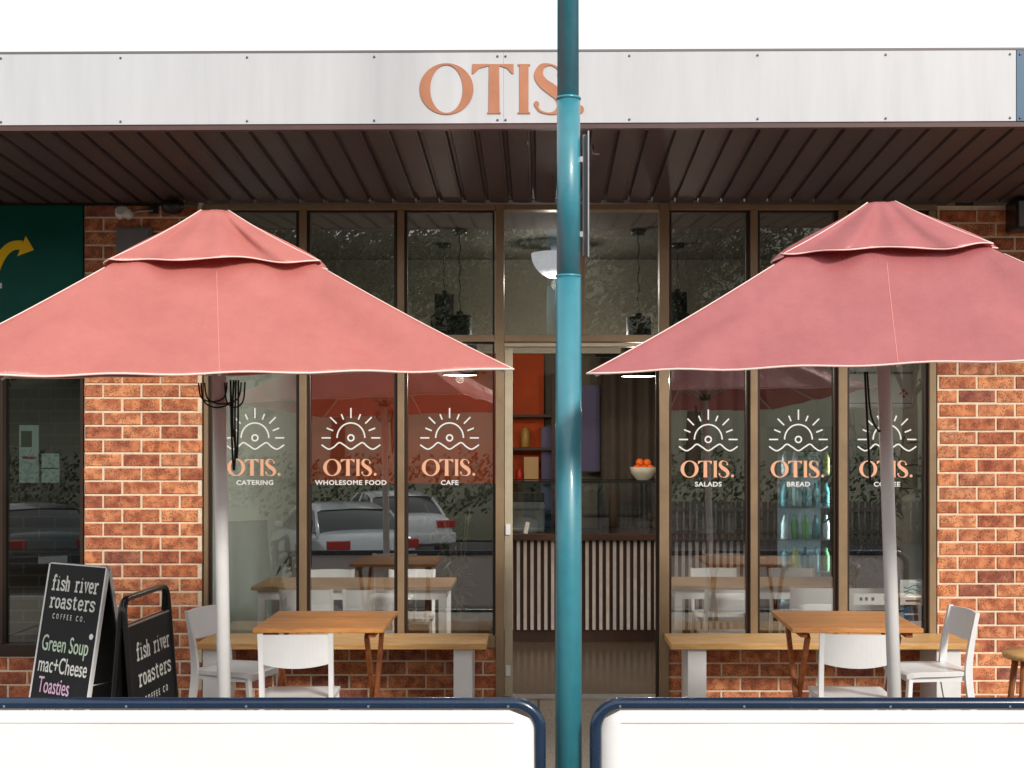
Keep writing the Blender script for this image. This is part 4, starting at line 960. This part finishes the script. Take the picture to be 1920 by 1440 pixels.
slab('roasters', .082, M_CHALK, mf, (.02, -.006, .455), sx=1.06, adv=9.6)
text('lettering', 'COFFEE CO', .048, M_CHALK, mf, (.02, -.0065, .36), bold=.0004, sx=.75, space=2.0)

# ------------------------------------------------------------------ barriers and street pole
BYd = 5.05; BY = BYd-D0; zc = Z(1319, BY)
def barrier(px0, px1, lend, rend, label, scr):
    t = empty('cafe_barrier', (0, BY, 0), label, 'barrier', group='navy framed white canvas barriers'); x0, x1 = X(px0, BY), X(px1, BY); r = .024; rad = .10
    P = [(x0, 0, .03)]
    P += [(x0+rad-rad*math.cos(R(a)), 0, zc-rad+rad*math.sin(R(a))) for a in range(0, 91, 10)]+[(x1-rad+rad*math.sin(R(a)), 0, zc-rad+rad*math.cos(R(a))) for a in range(0, 91, 10)]+[(x1, 0, .03)]
    b = MB(); b.tube(P, r, 16); b.build('frame', M_NAVY, t)
    b = MB(); b.tube([(x0+.0, 0, .12), (x1, 0, .12)], .014, 12); b.build('bottom_rail', M_NAVY, t)
    b = MB(); nx = 40; V = []
    for i in range(nx+1):
        u = i/nx; row = []
        for j in range(11):
            v_ = j/10; xx = x0+.02+(x1-x0-.04)*u; zz = .14+(zc-.025-.14)*v_
            # clipped to the rounded corners
            lim = 0
            dxl = min(xx-x0, x1-xx)
            if dxl < rad: lim = rad-math.sqrt(max(0, rad*rad-(rad-dxl)**2))
            zz = min(zz, zc-.025-lim) if v_ > .8 else zz
            row.append(b.bm.verts.new((xx, .004*math.sin(u*23)*math.sin(v_*PI)-.006, zz)))
        V.append(row)
    for i in range(nx):
        for j in range(10): b.bm.faces.new((V[i][j], V[i+1][j], V[i+1][j+1], V[i][j+1])).smooth = True
    o = b.build('canvas', M_CANVAS, t); so = o.modifiers.new('thick', 'SOLIDIFY'); so.thickness = .0015
    for z in (zc-.075, .17):
        st2 = MB(); st2.box(x0+.10, x1-.10, -.0105, -.0095, z, z+.0025); st2.build('stitching', M_FASCIA, o)
    b = MB()
    for p in scr:
        bmesh.ops.create_icosphere(b.bm, subdivisions=1, radius=.0055, matrix=Matrix.Translation((X(p, BY), -.0225, Z(1322, BY))))
    b.build('rivets', M_STEEL, t)
    for x in (x0, x1):
        b = MB(); b.box(x-.03, x+.03, -.16, .16, 0, .03, bev=.005); b.build('foot', M_NAVY, t)
    return t
barrier(-900, 1012, 0, 0, 'navy framed white canvas cafe barrier at the bottom left, left of the teal pole', (-230, 12, 240, 464, 692, 953))
barrier(1117, 2600, 0, 0, 'navy framed white canvas cafe barrier at the bottom right, right of the teal pole', (1162, 1394, 1667, 1890))
PY = 5.15-D0
sp_ = empty('street_pole', (X(1066, PY), PY, 0), 'tall teal painted steel pole standing between the two barriers', 'pole')
k = S(PY); xo = X(1066, PY)
def sec(name, z0, z1, r0, r1, dx0=0, dx1=0):
    b = MB(); b.tube([(dx0, 0, z0), (dx1, 0, z1)], [r0, r1], 32); return b.build(name, M_TEAL, sp_)
z1_, z2_ = Z(518, PY), Z(185, PY)
sec('lower_section', 0, z1_, .0545, .0505, 0, 0); sec('middle_section', z1_+.001, z2_, .0475, .0465); sec('upper_section', z2_+.001, 5.6, .043, .0405, -.002, -.002)
for z, r in ((z1_, .0512), (z2_, .0488)):
    b = MB(); b.lathe([(r-.001, z-.006), (r+.0012, z-.003), (r+.0012, z+.002), (r-.001, z+.005)], n=32); b.build('collar', M_TEAL, sp_)
b = MB(); b.lathe([(.10, 0), (.10, .012), (.062, .02), (.057, .05)], n=24); b.build('base_flange', M_TEAL, sp_)
# edge-on sign plate fixed to the pole
ps = empty('parking_sign', (X(1066, PY), PY, 0), 'parking sign plate seen edge on, clamped to the right side of the teal pole', 'sign')
k_ = 1/S(PY)
b = MB(); b.box(36*k_, 38.5*k_, -.01, .24, Z(482, PY), Z(246, PY)); b.build('plate', M_STEEL, ps)
b = MB(); b.box(27*k_, 35.8*k_, .02, .06, Z(478, PY), Z(250, PY)); b.build('backing_rail', M_GREY, ps)
for py in (300, 440):
    b = MB(); b.box(21*k_, 26.8*k_, -.016, .016, Z(py+5, PY), Z(py-5, PY)); b.build('clamp', M_STEEL, ps)

# ------------------------------------------------------------------ indoor plants
def plant(name, loc, h, n, spread, leaf, label, pot=True, seed=1, m=M_LEAFD):
    r_ = random.Random(seed); t = empty(name, loc, label, 'plant')
    b = MB(); b.lathe([(.10, 0), (.13, .02), (.15, .28), (.14, .28), (.13, .25), (.001, .25)], n=20); b.build('pot', M_BLACK, t)
    st_ = MB(); lf = MB()
    for i in range(n):
        a = r_.uniform(0, 6.28); lx, ly = math.cos(a)*spread*r_.uniform(.2, 1), math.sin(a)*spread*r_.uniform(.2, 1); hh_ = h*r_.uniform(.6, 1)
        P = [Vector((lx*.15, ly*.15, .24)), Vector((lx*.4, ly*.4, .24+hh_*.5)), Vector((lx, ly, .24+hh_))]
        P = [Vector(p) for p in spline([tuple(p) for p in P], 6)]; st_.tube(P, .006, 5)
        for _ in range(int(hh_/.035)):
            q = r_.random(); p = P[int(q*(len(P)-1))] if q < 1 else P[-1]; p = p+Vector((r_.uniform(-.04, .04), r_.uniform(-.04, .04), r_.uniform(-.03, .03)))
            if q < .15: continue
            az = r_.uniform(0, 6.28); el = r_.uniform(-.9, .4); d = Vector((math.cos(az)*math.cos(el), math.sin(az)*math.cos(el), math.sin(el))); l = leaf*r_.uniform(.6, 1.2)
            sd_ = d.cross(Vector((0, 0, 1))).normalized()*l*.13; mid = p+d*l*.45; tip = p+d*l+Vector((0, 0, -.2*l))
            vv = [lf.bm.verts.new(x_) for x_ in (p, mid+sd_, tip, mid-sd_)]; lf.bm.faces.new(vv)
    st_.build('stem', M_BARK, t); lf.build('leaves', m, t); return t
plant('bamboo_plant', (X(1640, .75), .9, IZ), 1.75, 26, .30, .13, 'tall leafy bamboo plant in a pot behind the COFFEE pane', seed=4)
plant('potted_plant', (X(540, 1.3), 1.9, IZ), .75, 9, .2, .12, 'small dark potted plant beyond the left indoor table', seed=6)
plant('potted_plant', (X(875, 3.4), 2.4, IZ), 1.0, 14, .3, .14, 'bushy potted plant inside behind the CAFE pane', seed=8)
# notices on the right pane
for i, (a, c, d, e, lab) in enumerate(((1600, 1660, 1113, 1134, 'small white card propped low behind the COFFEE pane'), (1688, 1733, 1087, 1134, 'square white poster with teal waves low behind the COFFEE pane'))):
    Yn = GY+.03; t = empty('notice', (0, 0, 0), lab, 'notice'); b = MB(); b.box(X(a, Yn), X(c, Yn), Yn, Yn+.003, Z(e, Yn), Z(d, Yn)); b.build('sheet', M_PAPER, t)
    b = MB()
    if i:
        for q in range(3): strip(b, [(X(1694+k_*4, Yn), Z(1100+q*7+3*math.sin(k_*.9+q), Yn)) for k_ in range(9)], [.006]*9, Yn-.002, .001)
        b.build('wave_print', mat('teal_ink', (.03, .25, .28), .7), t)
        b = MB(); b.box(X(1698, Yn), X(1724, Yn), Yn-.002, Yn-.001, Z(1128, Yn), Z(1125, Yn)); b.build('print_line', M_INK, t)
    else:
        for q in (1612, 1622, 1634): b.box(X(q, Yn), X(q+5, Yn), Yn-.002, Yn-.001, Z(1126, Yn), Z(1120, Yn))
        b.build('print_mark', M_INK, t)
b = MB(); b.box(X(1690, .1), X(1736, .1), .1, .106, Z(1190, .1), Z(1138, .1)); t = empty('notice', (0, 0, 0), 'dark blue poster in the bottom corner behind the COFFEE pane', 'notice'); b.build('sheet', mat('blue_poster', srgb(50, 90, 120), .6), t)
b = MB(); b.box(X(1696, .1), X(1722, .1), .097, .0985, Z(1153, .1), Z(1150, .1)); b.box(X(1694, .1), X(1714, .1), .097, .0985, Z(1186, .1), Z(1179, .1)); b.build('print_line', M_PAPER, t)

# ------------------------------------------------------------------ across the street (seen mirrored in the glass)
def sedan(loc, rz, m, label):
    t = empty('parked_car', loc, label, 'car', R(rz), 'cars parked across the street')
    # stations along length: y (rear -2.25 .. front 2.25), half width, z belt(top), z low
    st = [(-2.26, .70, .62, .45), (-2.22, .80, .88, .34), (-1.9, .86, .96, .26), (-1.3, .88, .98, .22), (-.4, .89, .95, .2), (.6, .89, .93, .2), (1.3, .88, .90, .22), (1.9, .85, .80, .26), (2.2, .78, .66, .34), (2.28, .62, .52, .42)]
    b = MB(); rings = []
    for y, w_, zt, zl in st:
        zm = (zt+zl)/2
        P = [(-w_*.9, zl), (-w_, zl+.1), (-w_*1.005, zm), (-w_*.97, zt-.08), (-w_*.86, zt), (-w_*.4, zt+.025), (w_*.4, zt+.025), (w_*.86, zt), (w_*.97, zt-.08), (w_*1.005, zm), (w_, zl+.1), (w_*.9, zl)]
        rings.append([b.bm.verts.new((x, y, z)) for x, z in P])
    for A_, B_ in zip(rings, rings[1:]):
        for i in range(12): b.bm.faces.new((A_[i], A_[(i+1) % 12], B_[(i+1) % 12], B_[i])).smooth = True
    b.bm.faces.new(rings[0][::-1]); b.bm.faces.new(rings[-1]); body = b.build('body', m, t)
    body.modifiers.new('sub', 'SUBSURF').render_levels = 1; body.modifiers['sub'].levels = 1
    pf = [(-1.62, .80, .90), (-1.38, .76, 1.08), (-1.02, .69, 1.31), (-.6, .65, 1.385), (-.1, .645, 1.405), (.35, .66, 1.37), (.72, .71, 1.20), (1.22, .80, .91)]
    def hoop(y, w_, z, g=0): return [(-.80-g, y, .90), (-(.80+w_)/2-.01-g, y, (.92+z)/2), (-w_-g, y, z-.04), (-w_*.86, y, z+g), (0, y, z+.018+g), (w_*.86, y, z+g), (w_+g, y, z-.04), ((.80+w_)/2+.01+g, y, (.92+z)/2), (.80+g, y, .90)]
    b = MB(); H_ = [[b.bm.verts.new(p) for p in hoop(*q)] for q in pf]
    for A_, B_ in zip(H_, H_[1:]):
        for i in range(8): b.bm.faces.new((A_[i], A_[i+1], B_[i+1], B_[i])).smooth = True
    b.build('windows', M_CARG, t)
    b = MB(); H_ = [[b.bm.verts.new(p) for p in hoop(*q, g=.012)[2:7]] for q in pf[2:6]]
    for A_, B_ in zip(H_, H_[1:]):
        for i in range(4): b.bm.faces.new((A_[i], A_[i+1], B_[i+1], B_[i])).smooth = True
    for s_ in (0, -1):                         # pillars follow the glass
        for k_ in ((0, 1, 2), (7, 6, 5)):
            P = [Vector(hoop(*pf[q], g=.004)[2 if s_ == 0 else 6]) for q in k_]; b.tube(P, .035, 8)
        a_ = hoop(*pf[4], g=.004); a_ = a_[0:3] if s_ == 0 else a_[8:5:-1]; b.tube([Vector(p) for p in a_], .028, 8)
    b.build('roof', m, t)
    for y in (-1.35, 1.35):
        for s_ in (-1, 1):
            b = MB(); b.tube([(s_*.72, y, .31), (s_*.90, y, .31)], .31, 24); wh = b.build('wheel', M_TYRE, t)
            b = MB(); b.tube([(s_*.895, y, .31), (s_*.907, y, .31)], .2, 20); b.build('rim', M_STEEL, wh)
    for s_ in (-1, 1):
        b = MB(); b.box(s_*.62-.2, s_*.62+.2, -2.285, -2.16, .70, .86, bev=.02); b.build('tail_light', M_TAIL, t)
        b = MB(); b.box(s_*.58-.16, s_*.58+.16, 2.14, 2.26, .56, .68, bev=.02); b.build('headlight', M_CASE, t)
        b = MB(); b.box(s_*.93-.07, s_*.93+.07, .72, .82, .93, 1.03, bev=.02); b.build('mirror', m, t)
    b = MB(); b.box(-.84, .84, -2.31, -2.2, .36, .6, bev=.04); b.build('bumper', m, t)
    b = MB(); b.box(-.24, .24, -2.325, -2.311, .44, .56, bev=.004); b.build('number_plate', M_PAPER, t)
    return t
cz = lambda y: road_z(y)
sedan((-3.8, -15.9, cz(-15.9)), 155, M_CAR, 'silver sedan parked across the street, mirrored in the WHOLESOME FOOD pane')
sedan((-3.4, -21.0, cz(-20)), 158, M_CARW, 'white sedan parked further back across the street behind the silver one')
sedan((-9.6, -16.0, cz(-16)), 150, M_CARD, 'dark sedan parked across the street, mirrored in the neighbouring dark window')
sedan((9.6, -16.5, cz(-16.5)), 156, M_CARD, 'dark sedan parked across the street at the far right')

def leaf_cloud(b, c, rx, ry_, rz_, n, size, r_):
    for _ in range(n):
        while True:
            p = Vector((r_.uniform(-1, 1), r_.uniform(-1, 1), r_.uniform(-1, 1)))
            if p.length < 1: break
        p = p*(p.length**-.35)if p.length > 0 else p
        p = Vector((c[0]+p.x*rx, c[1]+p.y*ry_, c[2]+p.z*rz_)); nn = Vector((r_.gauss(0, 1), r_.gauss(0, 1), r_.gauss(0, 1)+.4)).normalized(); a = nn.orthogonal().normalized(); c2 = nn.cross(a); s_ = size*r_.uniform(.6, 1.4)
        b.bm.faces.new([b.bm.verts.new(q) for q in (p-a*s_, p-c2*s_*.5, p+a*s_, p+c2*s_*.5)])
def tree(loc, h, rad, m, label, seed):
    r_ = random.Random(seed); t = empty('tree', loc, label, 'tree', 0, 'trees across the street'); b = MB()
    b.tube([(0, 0, -1), (.08, 0, h*.25), (.0, .1, h*.5), (.1, 0, h*.8)], [.28, .22, .15, .05], 10)
    cl = []
    for i in range(12):
        a = r_.uniform(0, 6.28); q = r_.uniform(.3, 1); z = h*r_.uniform(.42, .95); e = Vector((math.cos(a)*rad*q*.75, math.sin(a)*rad*q*.75, z)); b.tube([(0, 0, z-h*.22), e*.5+Vector((0, 0, (z-h*.1)*.5)), e], [.09, .06, .02], 6); cl.append(e)
    b.build('trunk', M_BARK, t); f = MB()
    for e in cl: leaf_cloud(f, e, rad*.42, rad*.42, h*.13, 1400, .06, r_)
    leaf_cloud(f, (0, 0, h*.75), rad*.6, rad*.6, h*.2, 700, .12, r_)
    f.build('crown', m, t)
tr = [(-13, -31, 9, 4.2, M_LEAF, 'broad green tree at the far left across the street'), (-6.5, -33, 10, 4, M_LEAF2, 'olive green tree across the street behind the silver car'),
      (-1.0, -30, 8.5, 3.6, M_LEAF, 'green tree straight across the street from the doorway'), (4.8, -32, 10, 4.2, M_LEAF2, 'olive green tree across the street right of the doorway'),
      (11, -30, 9, 4, M_LEAF, 'rounded green tree across the street near the dark sedan'), (17, -33, 10, 4.5, M_LEAF2, 'large olive tree at the far right across the street')]
for i, (x, y, h, r, m, lab) in enumerate(tr): tree((x, y, .2), h, r, m, lab, 20+i)
b = MB(); r_ = random.Random(77)
for i in range(46): leaf_cloud(b, (-20+i*.95+r_.uniform(-.3, .3), -24.6, .35+r_.uniform(-.1, .35)), .8, .6, .9, 260, .07, r_)
o = b.build('hedge', M_LEAF); tag(o, 'long leafy green hedge across the street behind the parked cars', 'hedge')
# paling fence behind the cars on the right, mirrored in the right panes
fe = empty('paling_fence', (0, -23.4, -.94), 'grey timber paling fence across the street in front of the hedge', 'fence'); pal = None
for x in [-.5+.16*i for i in range(80)]:
    if pal is None:
        b = MB(); b.box(-.06, .06, 0, .02, 0, 1.05); pal = b.build('paling', M_FENCE, fe, (x, 0, 0))
    else: o = pal.copy(); COL.objects.link(o); o.location = (x, 0, 0)
for z in (.25, .8):
    b = MB(); b.box(-.6, 12.3, .021, .06, z, z+.08); b.build('rail', M_FENCE, fe)
# far wooded ridge, one mass
b = MB(); r_ = random.Random(5)
for i in range(150):
    x = r_.uniform(-60, 60); y = r_.uniform(-88, -48); z = 3+(-48-y)*.33; leaf_cloud(b, (x, y, z+1.0), 3.4, 3, 2.0, 240, .3, r_)
o = b.build('woodland', M_LEAF2); tag(o, 'wooded hillside in the distance across the street', 'woodland', kind='stuff')
